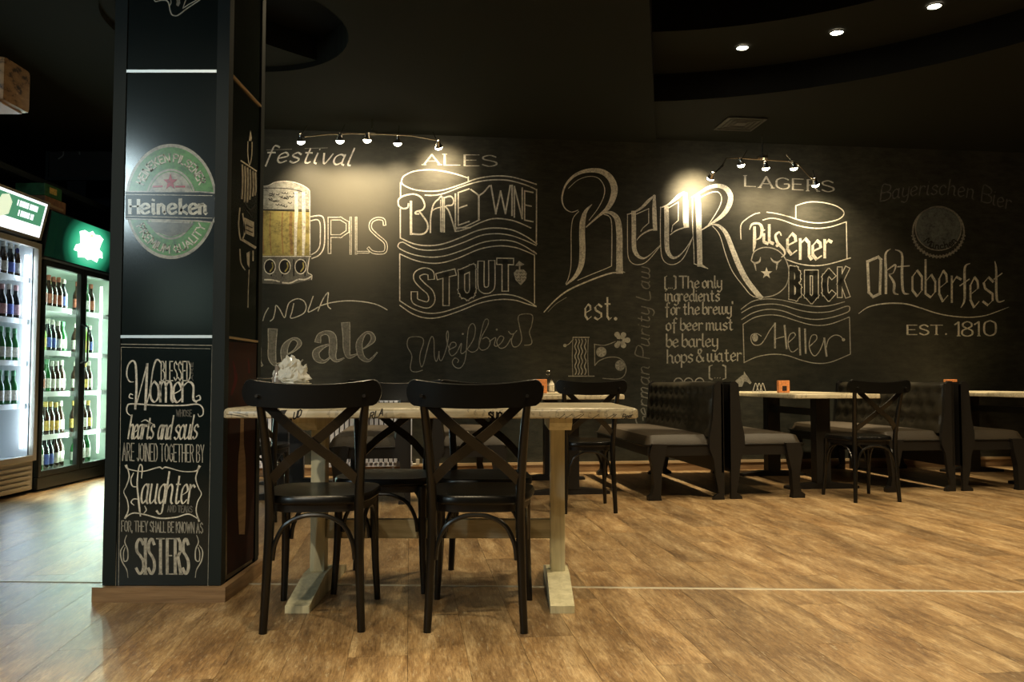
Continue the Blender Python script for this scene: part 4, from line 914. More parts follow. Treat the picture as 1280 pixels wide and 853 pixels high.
# ------------------------------------------------------------------ CHAIR
def make_chair(name='dining_chair'):
    r = empty(name)
    T = lambda pts, rr, **k: cat([(*p, q) for p, q in zip(pts, rr)], 5)
    def tb(name, pts, rad, flat=None, n=10, mt='black'):
        if isinstance(rad, (int, float)): rad = [rad]*len(pts)
        c = cat([(*p, q) for p, q in zip(pts, rad)], 6); g = G(); g.tube([p[:3] for p in c], [p[3] for p in c], n, flat=flat); return g.obj(name, M[mt], r, True)
    for s in (-1, 1):
        tb('back_post', [(s*.173, -.225, 0), (s*.164, -.213, .22), (s*.159, -.205, .45), (s*.172, -.235, .68), (s*.190, -.275, .865)], [.0145, .0165, .0175, .0165, .0135])
        tb('front_leg', [(s*.190, .222, 0), (s*.182, .205, .16), (s*.178, .192, .32), (s*.176, .185, .445)], [.013, .015, .017, .019])
    # cross of the back: two flat bent slats
    for s in (-1, 1):
        g = G(); pts = cat([(s*.158, -.212, .535), (s*.085, -.262, .61), (0, -.272-.004*s, .675), (-s*.09, -.285, .75), (-s*.183, -.276, .838)], 6)
        wv = []; fs = []
        for i, p in enumerate(pts):
            q0 = Vector(pts[max(i-1, 0)]); q1 = Vector(pts[min(i+1, len(pts)-1)]); t = (q1-q0).normalized(); nrm = Vector((0, 1, .12)).normalized(); sd = t.cross(nrm).normalized(); P = Vector(p)
            h, th = .017, .006
            wv += [P+sd*h+nrm*th, P-sd*h+nrm*th, P-sd*h-nrm*th, P+sd*h-nrm*th]
        k = len(pts)
        for i in range(k-1):
            for j in range(4): fs.append((i*4+j, i*4+(j+1) % 4, (i+1)*4+(j+1) % 4, (i+1)*4+j))
        fs += [(3, 2, 1, 0), tuple((k-1)*4+j for j in range(4))]
        g.add(wv, fs); g.obj('cross_slat', M['black'], r)
    # top rail: curved board with rounded drooping ends
    g = G(); nx = 26; vs = []; fs = []
    for i in range(nx+1):
        t = math.sin((-1+2*i/nx)*PI/2); x = t*.243; y = -.318+.042*t*t
        top = .886+.024*t*t; bot = .800+.012*t*t
        if abs(t) > .86:
            e = (abs(t)-.86)/.14; sh = 1-math.sqrt(max(0, 1-e*e*.985)); mid = (top+bot)/2-.002; top += (mid-top)*sh; bot += (mid-bot)*sh
        vs += [(x, y-.011, top-.003), (x, y-.006, top), (x, y+.010, top), (x, y+.013, top-.003), (x, y+.013, bot), (x, y-.011, bot)]
    for i in range(nx):
        for j in range(6): fs.append((i*6+j, i*6+(j+1) % 6, (i+1)*6+(j+1) % 6, (i+1)*6+j))
    fs += [tuple(range(5, -1, -1)), tuple(nx*6+j for j in range(6))]
    g.add(vs, fs); rail = g.obj('top_rail', M['black'], r, True)
    for s in (-1, 1):
        g = G(); g.tube([(s*.186, -.303-.0, .845), (s*.186, -.322, .845)], .006, 8); g.obj('rail_screw', M['blackm'], rail)
    # seat
    def seat_ring(sc, z, n=40):
        out = []
        for k in range(n):
            a = 2*PI*k/n; ca, sa = math.cos(a), math.sin(a); e = .55
            x = abs(ca)**e*(1 if ca > 0 else -1); y = abs(sa)**e*(1 if sa > 0 else -1)
            wx = .203+.022*y
            out.append((x*wx*sc, .008+y*.213*sc, z))
        return out
    g = G(); rings = [seat_ring(.97, .448), seat_ring(1.0, .454), seat_ring(1.0, .472), seat_ring(.975, .480), seat_ring(.9, .478), seat_ring(.6, .471), seat_ring(.3, .469)]
    vs = [p for q in rings for p in q]; n = 40; fs = [(i*n+j, i*n+(j+1) % n, (i+1)*n+(j+1) % n, (i+1)*n+j) for i in range(len(rings)-1) for j in range(n)]
    fs += [tuple(range(n-1, -1, -1)), tuple((len(rings)-1)*n+j for j in range(n))]
    g.add(vs, fs); g.obj('seat', M['black'], r, True)
    g = G(); n = 40
    vs = [p for q in (seat_ring(.93, .420), seat_ring(.93, .447), seat_ring(.84, .447), seat_ring(.84, .420)) for p in q]
    g.add(vs, [(i*n+j, i*n+(j+1) % n, ((i+1) % 4)*n+(j+1) % n, ((i+1) % 4)*n+j) for i in range(4) for j in range(n)]); g.obj('seat_frame', M['blackm'], r, True)
    def hoop(p0, p1, zt=.412, zb=.255, inn=.0):
        p0, p1 = Vector(p0), Vector(p1); mid = (p0+p1)/2; d = p1-p0
        pts = [p0+Vector((0, 0, zb)), p0+d*.03+Vector((0, 0, zb+.06)), p0+d*.14+Vector((0, 0, zt-.035)), p0+d*.33+Vector((0, 0, zt-.004)), mid+Vector((0, 0, zt+.002)), p0+d*.67+Vector((0, 0, zt-.004)), p0+d*.86+Vector((0, 0, zt-.035)), p0+d*.97+Vector((0, 0, zb+.06)), p1+Vector((0, 0, zb))]
        tb('bent_hoop', pts, .0085, n=8)
    hoop((-.146, -.212, 0), (.146, -.212, 0)); hoop((-.158, .196, 0), (.158, .196, 0))
    hoop((-.168, -.190, 0), (-.178, .178, 0)); hoop((.168, -.190, 0), (.178, .178, 0))
    return r
CHG = 'black cross-back dining chairs'
chair0 = make_chair()
def chair(x, y, rz, label, first=[True]):
    if first[0]: o = chair0; first[0] = False
    else: o = copy_tree(chair0)
    o.location = (x, y, 0); o.rotation_euler = (0, 0, rz); tag(o, label, 'chair', CHG); return o
chair(-.728, 3.225, math.radians(4), 'black cross-back chair in front of the pale table, next to the column')
chair(-.124, 3.225, math.radians(-1.5), 'black cross-back chair in front of the pale table, away from the column')
chair(-.565, 3.76, math.radians(180+1), 'black cross-back chair behind the pale table on the side nearer the column')
chair(-.12, 3.755, math.radians(180-1), 'black cross-back chair behind the pale table, nearer its free end')
p = un(1.21, 5.83); chair(.51, 5.865, math.radians(5), 'black cross-back chair at the end of the booth table under the chalk numeral 15')
chair(2.665, 6.375, YAW, 'black cross-back chair at the end of the booth table under the chalk lager banner')
chair(-1.70, 5.50, YAW, 'black cross-back chair at the booth table partly hidden by the column')

# ------------------------------------------------------------------ PALE TRESTLE TABLE
TX, TY = -.315, 3.605
tt = empty('dining_table', (TX, TY, 0)); tag(tt, 'pale wooden trestle table with a newsprint top, set with four black chairs', 'table')
def slab(name, L, Wd, z0, z1, parent, m='news', r=.012, cr=.03):
    """rounded slab: corner radius cr, edge round r"""
    def ring(ins, z):
        out = []
        for cx, cy, a0 in ((L/2-cr, Wd/2-cr, 0), (-L/2+cr, Wd/2-cr, PI/2), (-L/2+cr, -Wd/2+cr, PI), (L/2-cr, -Wd/2+cr, 1.5*PI)):
            for k in range(5): a = a0+k*PI/8; out.append((cx+(cr-ins)*math.cos(a), cy+(cr-ins)*math.sin(a), z))
        return out
    rs = [ring(r*.6, z0), ring(0, z0+.004), ring(0, z1-r), ring(r*.3, z1-r*.35), ring(r, z1)]
    g = G(); n = 20; g.add([p for q in rs for p in q], [(i*n+j, i*n+(j+1) % n, (i+1)*n+(j+1) % n, (i+1)*n+j) for i in range(4) for j in range(n)]+[tuple(range(n-1, -1, -1)), tuple(4*n+j for j in range(n))])
    return g.obj(name, M[m], parent, True)
top = slab('tabletop', 1.61, .80, .752, .792, tt, r=.014); top['label'] = 'newsprint covered tabletop'
for s in (-1, 1):
    x = s*.51+(.0 if s > 0 else -.005)
    g = G(); g.box(x-.031, -.036, .085, x+.031, .036, .700, .004); g.obj('trestle_post', M['pine'], tt)
    g = G(); g.prism([(-.36, 0), (.36, 0), (.36, .028), (.08, .088), (-.08, .088), (-.36, .028)], x-.047, x+.047, 'x'); g.obj('trestle_foot', M['pine'], tt)
    g = G(); g.prism([(-.30, .752), (.30, .752), (.30, .73), (.24, .698), (-.24, .698), (-.30, .73)], x-.045, x+.045, 'x'); g.obj('top_bracket', M['pine'], tt)
g = G(); g.box(-.48, -.018, .222, .48, .018, .303, .003); g.obj('stretcher_beam', M['pinex'], tt)
# scraps of print on the front edge of the top
FE = Canvas(lambda x, y, o: Vector((at_y(x, y, TY-.40-o).x-TX, -.40-o, at_y(x, y, TY-.40-o).z)), tt, .0004)
FE.crop(480, 430, 2.306).begin('ink')
for k, x in enumerate((505, 522, 545, 560, 600, 640, 655)): FE.end('print_line'); FE.begin('ink').rib([(x, 216), (x+16+4*(k % 3), 203)], 1.6, False)
FE.end('print_line'); FE.begin('ink').text('Beer', [(686, 217), (716, 212)], 13, dict(w=2.2, smooth=True, shear=.3), sp=.12); FE.end('printed_word'); FE.begin('ink').text('SUO', [(302, 217), (340, 218)], 20, dict(w=5), sp=.2); FE.end('printed_word'); FE.begin('ink').text('M', [(346, 218), (352, 218)], 13, dict(w=2.5))
FE.end('printed_word'); FE.crop(270, 430, 2.304).begin('ink')
FE.poly([(122, 196), (150, 192), (136, 200), (148, 214), (140, 214)]).poly([(158, 192), (176, 192), (166, 215), (158, 215)]).poly([(184, 192), (205, 190), (192, 215), (182, 215)])
FE.end('print_block'); FE.begin('ink').text('UD', [(222, 218), (244, 208)], 20, dict(w=3.5, shear=.2), sp=.2); FE.end('printed_word'); FE.begin('ink').text('MK', [(412, 218), (436, 208)], 20, dict(w=3.2, shear=.2), sp=.2); FE.end('printed_word'); FE.begin('ink').text('RLA', [(442, 219), (480, 206)], 20, dict(w=3.2, shear=.2), sp=.2); FE.end('printed_word'); FE.begin('ink')
FE.rib([(30, 203), (80, 208)], 1.4, False).rib([(42, 203), (88, 213)], 1.2, False).rib([(50, 197), (92, 206)], 1.2, False)
FE.end('printed_word')

# ------------------------------------------------------------------ BOOTHS
def make_bench():
    """length along y (0 at centre), back at x=0, seat towards +x"""
    r = empty('booth_bench'); L = 1.75; h = L/2
    g = G(); nz, ny = 22, 44; z0, z1 = .47, .885; vs = []; fs = []
    btn = []
    for row in range(3):
        zc = z0+.10+row*.115
        for k in range(11 if row % 2 == 0 else 10): btn.append((-h+.10+(k+(.5 if row % 2 else 0))*.155, zc))
    for i in range(nz+1):
        t = i/nz
        for j in range(ny+1):
            y = -h+.012+(L-.024)*j/ny; z = z0+(z1-z0)*t
            ed = min(1, min(j, ny-j)/2.2); et = min(1, (nz-i)/3)
            d = .052*math.sqrt(max(0, 1-(1-ed)**2))*math.sqrt(max(0, 1-(1-et)**2))
            for by, bz in btn:
                q = ((y-by)**2+(z-bz)**2)/.0011
                if q < 6: d -= .030*math.exp(-q)
            vs.append((.062+d-.055*t, y, z-.0))
    for i in range(nz):
        for j in range(ny): a_ = i*(ny+1)+j; fs.append((a_, a_+1, a_+ny+2, a_+ny+1))
    # back side closing
    b0 = len(vs)
    for i in (0, nz):
        for j in (0, ny): vs.append((.012, -h+.012+(L-.024)*j/ny, z0+(z1-z0)*i/nz))
    fs.append((b0, b0+1, b0+3, b0+2))
    fs.append(tuple([nz*(ny+1)+j for j in range(ny+1)]+[b0+3, b0+2])); fs.append(tuple([j for j in range(ny+1)]+[b0+1, b0]))
    fs.append(tuple([i*(ny+1) for i in range(nz+1)]+[b0+2, b0])); fs.append(tuple([i*(ny+1)+ny for i in range(nz+1)]+[b0+3, b0+1]))
    g.add(vs, fs); bk = g.obj('tufted_backrest', M['leather'], r, True)
    g = G()
    for by, bz in btn:
        g.lathe([(.010, 0), (.008, .004), (.001, .006)], (0, 0, 0), 8)
        k = 24; 
        for m_ in range(k): x_, y_, z_ = g.v[-k+m_]; g.v[-k+m_] = (.082-.055*(bz-z0)/(z1-z0)+z_, by+x_, bz+y_)
    o = g.obj('tufting_buttons', M['blackm'], bk); o['kind'] = 'stuff'
    # outer back panel and end boards
    g = G(); g.box(-.012, -h, .20, .012, h, .875, .004); g.obj('back_panel', M['blackm'], r)
    for s in (-1, 1):
        g = G(); y = s*(h-.016)
        prof = [(.0, .0), (-.012, .0), (-.012, .86), (-.002, .89), (.03, .893), (.055, .87), (.075, .6), (.10, .47), (.10, .38), (.068, .30), (.052, .16), (.03, .05), (.075, .02), (.075, 0)]
        g.prism([(x, z) for x, z in prof], y-.016, y+.016, 'y'); g.obj('end_board', M['blackm'], r)
        # front leg, flared
        g = G(); lp = [(.545, .42), (.43, .42), (.445, .33), (.475, .20), (.478, .10), (.485, .045), (.475, .0), (.575, .0), (.578, .028), (.548, .05), (.533, .12), (.545, .24), (.565, .34)]
        g.prism(lp, y-.03*1.0+(-.014*s), y+.03-.014*s, 'y'); g.obj('front_leg', M['blackm'], r)
    # seat cushion
    g = G(); nx, ny = 16, 30; vs = []; fs = []
    for i in range(nx+1):
        for j in range(ny+1):
            tx, ty = i/nx, j/ny; x = .07+.515*tx; y = -h+.035+(L-.07)*ty
            e = min(1, tx/.06)*1; f1 = min(1, (1-tx)/.12); f2 = min(1, min(ty, 1-ty)/.045)
            rnd = math.sqrt(max(0, 1-(1-f1)**2))*math.sqrt(max(0, 1-(1-f2)**2))
            z = .415+(.068+.014*math.sin(PI*ty)**.4*math.sin(PI*min(1, tx*.9+.1)))*rnd
            vs.append((x, y, z))
    for i in range(nx):
        for j in range(ny): a_ = i*(ny+1)+j; fs.append((a_, a_+1, a_+ny+2, a_+ny+1))
    b0 = len(vs); vs += [(.07, -h+.035, .40), (.07, h-.035, .40), (.585, -h+.035, .40), (.585, h-.035, .40)]
    fs.append((b0, b0+1, b0+3, b0+2)); fs.append(tuple([j for j in range(ny+1)]+[b0+1, b0])); fs.append(tuple([nx*(ny+1)+j for j in range(ny+1)]+[b0+3, b0+2]))
    fs.append(tuple([i*(ny+1) for i in range(nx+1)]+[b0+2, b0])); fs.append(tuple([i*(ny+1)+ny for i in range(nx+1)]+[b0+3, b0+1]))
    g.add(vs, fs); g.obj('seat_cushion', M['leatherseat'], r, True)
    g = G(); g.tube([(.10, -h+.03, .408), (.585, -h+.03, .408), (.592, -h+.04, .408), (.592, h-.04, .408), (.585, h-.03, .408), (.10, h-.03, .408)], .007, 6); g.obj('piping', M['black'], r, True)
    g = G(); g.box(.08, -h+.03, .33, .572, -h+.055, .402); g.box(.08, h-.055, .33, .572, h-.03, .402); g.box(.548, -h+.055, .33, .572, h-.055, .402); g.obj('seat_apron', M['blackm'], r)
    return r
bench0 = make_bench(); BG = 'tufted leather booth benches'; bf = [True]
def bench(u_back, n_near, facing, label):
    if bf[0]: o = bench0; bf[0] = False
    else: o = copy_tree(bench0)
    o.location = un(u_back, n_near+.875); o.rotation_euler = (0, 0, YAW+(0 if facing > 0 else PI)); tag(o, label, 'bench', BG); return o
bench(.00, 6.10, -1, 'dark leather booth bench facing the column, back to back with another bench')
bench(.155, 6.13, 1, 'dark leather booth bench left of the table under the chalk numeral 15')
bench(2.350, 6.05, -1, 'dark tufted leather bench facing left under the blackletter ingredients text')
bench(2.435, 6.07, 1, 'dark leather bench facing right under the chalk horse drawing')
bench(4.385, 6.27, -1, 'dark tufted leather bench facing left, behind the chair under the lager banner')
bench(4.475, 6.27, 1, 'dark leather bench facing right at the right edge of the photo')

def booth_table(u_c, n0, label, group='newsprint topped booth tables', L=1.55, Wd=.74):
    r = empty('booth_table', un(u_c, n0+L/2), YAW); tag(r, label, 'table', group)
    t = slab('tabletop', Wd, L, .752, .792, r, r=.012)
    for s in (-1, 1):
        y = s*.47
        g = G(); g.box(-.062, y-.05, .04, .062, y+.05, .752, .004); ped = g.obj('pedestal', M['blackm'], r)
        g = G(); g.prism([(-.31, 0), (.31, 0), (.31, .022), (.10, .05), (-.10, .05), (-.31, .022)], y-.045, y+.045, 'y'); g.obj('pedestal_foot', M['blackm'], r)
    g = G(); g.box(-.022, -.42, .60, .022, .42, .66); g.obj('rail', M['blackm'], r)
    return r
booth_table(-.97, 6.18, 'booth table with a black pedestal base, mostly hidden behind the column')
booth_table(1.27, 6.20, 'booth table with newsprint top below the chalk numeral 15')
booth_table(3.41, 6.28, 'booth table with newsprint top below the chalk lager banner, behind a chair')
booth_table(5.50, 6.35, 'booth table with newsprint top cut by the right edge of the photo')
# ------------------------------------------------------------------ TABLE THINGS
ZT = .7922
def card_box(px, y_, label, w=.085, hgt=.10, z=ZT):
    p = at_y(px, 480, y_); p.z = z
    o = empty('card_stand', p, YAW); tag(o, label, 'card stand', 'orange card stands')
    g = G(); g.box(-w/2, -.02, 0, w/2, .02, hgt, .004); g.obj('card', M['orange'], o)
    g = G(); g.box(-w*.18, -.0212, hgt*.15, w*.22, -.0202, hgt*.55); q = g.obj('picture', M['cmaroon'], o); q['label'] = 'dark red picture on the card'
    return o
card_box(979, 7.15, 'orange card stand on the table under the chalk lager banner', .10, .105)
card_box(1188, 7.9, 'orange card stand seen over the back of the rightmost bench pair', .115, .115)
card_box(676, 6.9, 'orange card stand on the table under the chalk numeral 15', .10, .115)
# wire condiment caddy with a small bottle on the numeral 15 table
def caddy(px, y_, label, cat_, z=ZT, s=1.0):
    p = at_y(px, 480, y_); p.z = z
    o = empty('condiment_caddy', p, YAW); tag(o, label, cat_)
    g = G(); g.lathe([(.045*s, 0), (.047*s, .004), (.047*s, .008), (.0, .008)], (0, 0, 0), 16); g.obj('base', M['chrome'], o)
    g = G(); g.tube([(0, 0, .008), (0, 0, .115*s)], .0025, 6); g.tube([(.014*s*math.cos(a), 0, .128*s+.014*s*math.sin(a)) for a in [k*PI/5 for k in range(11)]], .002, 6)
    for k in range(12): a = k*PI/6; g.tube([(.045*s*math.cos(a), .045*s*math.sin(a), .008), (.045*s*math.cos(a), .045*s*math.sin(a), .045*s)], .0015, 5)
    g.tube([(.045*s*math.cos(a), .045*s*math.sin(a), .045*s) for a in [k*PI/8 for k in range(17)]], .002, 6); g.obj('wire_frame', M['chrome'], o)
    for k, sx in enumerate((-1, 1)):
        g = G(); g.lathe([(.016*s, 0), (.017*s, .01), (.017*s, .05*s), (.009*s, .062*s), (.009*s, .07*s)], (sx*.024*s, 0, .009), 12); j = g.obj('shaker', M['ceramic'], o, True)
        g = G(); g.lathe([(.011*s, 0), (.011*s, .012), (.003, .017)], (sx*.024*s, 0, .009+.07*s), 12); g.obj('shaker_cap', M['chrome'], j, True)
    return o
caddy(685, 7.25, 'small wire condiment caddy behind the orange card on the numeral 15 table', 'caddy', s=1.35)
# pyramid-shaped napkin rack on the lager table
p = at_y(949, 482, 7.2); p.z = ZT
nr = empty('napkin_rack', p, YAW); tag(nr, 'low white wire napkin rack beside the orange card on the lager banner table', 'napkin holder')
g = G()
for sx in (-1, 0, 1):
    pts = [(sx*.032-.03, 0, .0), (sx*.032-.012, 0, .055), (sx*.032, 0, .082), (sx*.032+.012, 0, .055), (sx*.032+.03, 0, .0)]; g.tube(cat(pts, 4), .003, 6)
g.tube([(-.06, 0, .004), (.06, 0, .004)], .003, 6); g.obj('wire_frame', M['ceramic'], nr, True)
# crumpled napkins in a bowl on the pale table
p = at_y(364, 470, 3.62)
nb = empty('napkin_bowl', (p.x, 3.62, ZT)); tag(nb, 'white footed bowl heaped with crumpled clear-wrapped napkins on the pale table', 'bowl')
g = G(); g.lathe([(.045, 0), (.046, .006), (.02, .014), (.015, .06), (.03, .078), (.070, .086), (.088, .092), (.087, .095), (.06, .090), (.0, .085)], (0, 0, 0), 28); g.obj('bowl', M['ceramic'], nb, True)
m, nt, b = nodes('crumpled_film'); b.inputs['Base Color'].default_value = (.85, .83, .74, 1); b.inputs['Roughness'].default_value = .22; M['film'] = m
random.seed(5)
bm = bmesh.new(); bmesh.ops.create_icosphere(bm, subdivisions=4, radius=1)
for v in bm.verts:
    d = v.co.normalized(); k = noise.noise(d*3.1)*.26+noise.noise(d*8)*.20+noise.noise(d*17)*.10; r_ = 1+k; t = max(0, d.z)
    v.co = Vector((d.x*r_*.080*(1-.55*t), d.y*r_*.062*(1-.5*t), .118+d.z*r_*(.092 if d.z > 0 else .030)))
me = bpy.data.meshes.new('napkins'); bm.to_mesh(me); bm.free(); me.materials.append(M['film']); o = link('crumpled_napkins', me); o.parent = nb
for k in range(12):
    a = random.uniform(0, 2*PI); q = Vector((.05*math.cos(a), .04*math.sin(a), random.uniform(.125, .165)))
    tip = q+Vector((.020*math.cos(a+.5), .012*math.sin(a), .026)); s_ = Vector((-math.sin(a), math.cos(a), .3))*.018
    g = G(); g.add([q-s_, q+s_, tip+s_*.5, tip-s_*.2, (q+tip)/2+Vector((math.cos(a), math.sin(a), 0))*.012], [(0, 1, 4), (1, 2, 4), (2, 3, 4), (3, 0, 4)]); g.obj('napkin_corner', M['film'], nb, fix=False)
# little glass oil bottle and wire stand left of the bowl
p = at_y(349, 470, 3.60)
ob = empty('cruet', (p.x-.035, 3.58, ZT)); tag(ob, 'small glass cruet in a wire stand left of the napkin bowl', 'cruet')
M['cgl'] = mat('cruet_glass', (.35, .30, .26), .12, spec=.8)
g = G(); g.lathe([(.018, 0), (.020, .01), (.020, .11), (.009, .14), (.008, .165), (.011, .170)], (.03, 0, 0), 14); g.obj('bottle', M['cgl'], ob, True)
g = G(); g.tube([(-.055, 0, 0), (-.055, 0, .118)], .002, 6); g.tube([(-.055, 0, .116), (.008, 0, .116)], .0025, 6); g.tube([(-.055, 0, .004), (.01, 0, .004)], .002, 6); g.obj('wire_stand', M['chrome'], ob)

# ------------------------------------------------------------------ RADIATORS on the chalk wall
def radiator(px0, px1, label):
    p0, p1 = on_wall(px0, 500, .10), on_wall(px1, 500, .10); wid = (p1-p0).length; c = (p0+p1)/2
    r = empty('radiator', (c.x, c.y, 0), YAW); tag(r, label, 'radiator', 'white radiators below the chalk wall')
    k = max(3, int(wid/.045))
    g = G(); g.box(-wid/2, -.004, .70, wid/2, .075, .745, .003); g.box(-wid/2, -.004, .085, wid/2, .075, .125, .003); body = g.obj('header', M['rad'], r)
    g = G()
    for i in range(k):
        x = -wid/2+(i+.5)*wid/k; g.box(x-.017, -.010, .12, x+.017, .08, .705, .005)
    q = g.obj('radiator_fin', M['rad'], r); q['kind'] = 'stuff'
    for s in (-1, 1):
        g = G(); g.box(s*wid*.3-.012, .07, .60, s*wid*.3+.012, .098, .65); g.box(s*wid*.3-.01, -.0, .0, s*wid*.3+.01, .03, .09); g.obj('bracket', M['rad'], r)
    g = G(); g.tube([(wid/2, .03, .10), (wid/2+.05, .03, .10), (wid/2+.05, .09, .10)], .010, 8); g.lathe([(.018, 0), (.018, .05)], (wid/2+.05, .03, .10), 10); g.obj('valve', M['ceramic'], r, True)
    return r
radiator(285, 366, 'white ribbed radiator on the back wall right beside the column')
radiator(394, 516, 'wide white ribbed radiator seen between the chairs behind the pale table')

# ------------------------------------------------------------------ BAR OF WALL SPOTLIGHTS
def light_bar(pts, lamps, stems, label, centre, aims, hooks):
    """pts: px path of the tube; lamps: px positions; all on a plane .42 in front of the wall"""
    OFF = .42
    W3 = lambda x, y, o=0: on_wall(x, y, OFF+o)
    root = empty('spotlight_bar', W3(*centre)); rl = Vector(root.location); tag(root, label, 'spotlight bar', 'ceiling spotlight bars aimed at the chalk wall')
    def put(g, name, m, sm=True, parent=root):
        g.v = [tuple(Vector(v)-rl) for v in g.v]; return g.obj(name, M[m], parent, sm)
    g = G(); g.tube([W3(*p) for p in pts], .007, 8); put(g, 'bar', 'chrome')
    g = G(); c = W3(*centre); g.lathe([(.055, c.z+.0), (.055, c.z+.028), (.02, c.z+.032)], (c.x, c.y, 0), 20); g.tube([Vector((c.x, c.y, c.z+.03)), Vector((c.x, c.y, ZL))], .008, 8); put(g, 'canopy', 'chrome')
    for (lx, ly), (sx, sy), am in zip(lamps, stems, aims):
        p = W3(lx, ly); tgt = on_wall(*am); d = (tgt-p).normalized()
        # stem from the tube down to the head
        g = G(); s0 = W3(sx, sy); jb = p-d*.03; g.tube([Vector((s0.x, s0.y, min(s0.z, ZL-.005))), jb], .0045, 6); head = put(g, 'lamp_arm', 'chrome')
        d = (d+Vector((0, 0, -.45))-N*.25).normalized(); q = d.to_track_quat('Z', 'Y'); g = G(); g.lathe([(.008, -.052), (.018, -.045), (.022, -.02), (.036, .008), (.038, .012), (.036, .012), (.020, -.012)], (0, 0, 0), 18, cap=False)
        g.v = [tuple(p+q@Vector(v)) for v in g.v]; sh = put(g, 'lamp_shade', 'chrome')
        g = G(); g.lathe([(.001, -.008), (.022, -.004), (.034, .010), (.035, .020), (.028, .032), (.014, .040), (.001, .042)], (0, 0, 0), 16); g.v = [tuple(p+q@Vector(v)) for v in g.v]; put(g, 'bulb', 'bulb')
        yield p+d*.055, tgt
B1 = light_bar([(381, 171), (410, 168), (440, 167), (480, 168), (515, 170), (548, 176)], [(376, 175), (425, 174), (459, 173), (497, 177), (548, 182)],
    [(384, 157), (431, 156), (467, 157), (499, 157), (541, 165)], 'arched chrome bar with five lit spotlights above the chalk word festival', (465, 168), AIM1, None)
for (p, t_), pw in zip(list(B1), POW1): spot(p, t_, pw, WARM, 88, 1, .018, 'wall_spot_light')
B2_ = light_bar([(893, 217), (903, 207), (908, 198), (925, 198), (957, 200), (985, 202), (997, 205), (1008, 217), (1016, 226)], [(889, 221), (926, 204), (957, 208), (992, 208), (1019, 229)],
    [(905, 207), (934, 188), (959, 192), (983, 193), (1016, 213)], 'zigzag chrome bar with five lit spotlights above the chalk word lagers', (953, 199), AIM2, None)
for (p, t_), pw in zip(list(B2_), POW2): spot(p, t_, pw, WARM, 86, 1, .018, 'wall_spot_light')

# ------------------------------------------------------------------ DOWNLIGHTS in the round tray
dl0 = None
for k, ((px, py), lab) in enumerate((((928, 59), 'lit round downlight in the curved ceiling tray, nearest the middle of the photo'), ((1046, 40), 'lit round downlight, middle one of three in the curved ceiling tray'), ((1168, 7), 'lit round downlight in the curved ceiling tray nearest the top right'))):
    p = at_z(px, py, Z2)
    if dl0 is None:
        r = dl0 = empty('downlight', p)
        g = G(); g.lathe([(.055, -.002), (.058, -.008), (.046, -.010), (.044, -.004)], (0, 0, 0), 24, cap=False); g.obj('trim_ring', M['colgrey'], r, True)
        g = G(); g.lathe([(.044, -.006), (.043, -.003)], (0, 0, 0), 20); g.obj('lens', M['bulb'], r)
    else: r = copy_tree(dl0); r.location = p
    tag(r, lab, 'ceiling light', 'ceiling downlights')
    spot((p.x, p.y, p.z-.03), (p.x, p.y, 0), DLP, WARM2, 125, .9, .04, 'downlight_light')
# ceiling vent
p = at_z(925, 154, Z1)
vt = empty('ceiling_vent', (p.x, p.y, Z1), YAW); tag(vt, 'square louvred air vent in the black ceiling above the word lagers', 'vent')
g = G()
for (a0, a1) in ((.19, .165), (.14, .12), (.095, .075), (.05, .0)):
    z = -.016+(.19-a0)*.03
    if a1 == 0: g.box(-a0, -a0, z, a0, a0, z+.006)
    else:
        for (x0, y0, x1, y1) in ((-a0, -a0, a0, -a1), (-a0, a1, a0, a0), (-a0, -a1, -a1, a1), (a1, -a1, a0, a1)): g.box(x0, y0, z, x1, y1, z+.006)
g.box(-.18, -.18, -.004, .18, .18, 0); g.obj('vent_louvre', mat('vent_paint', (.05, .047, .035), .6), vt)

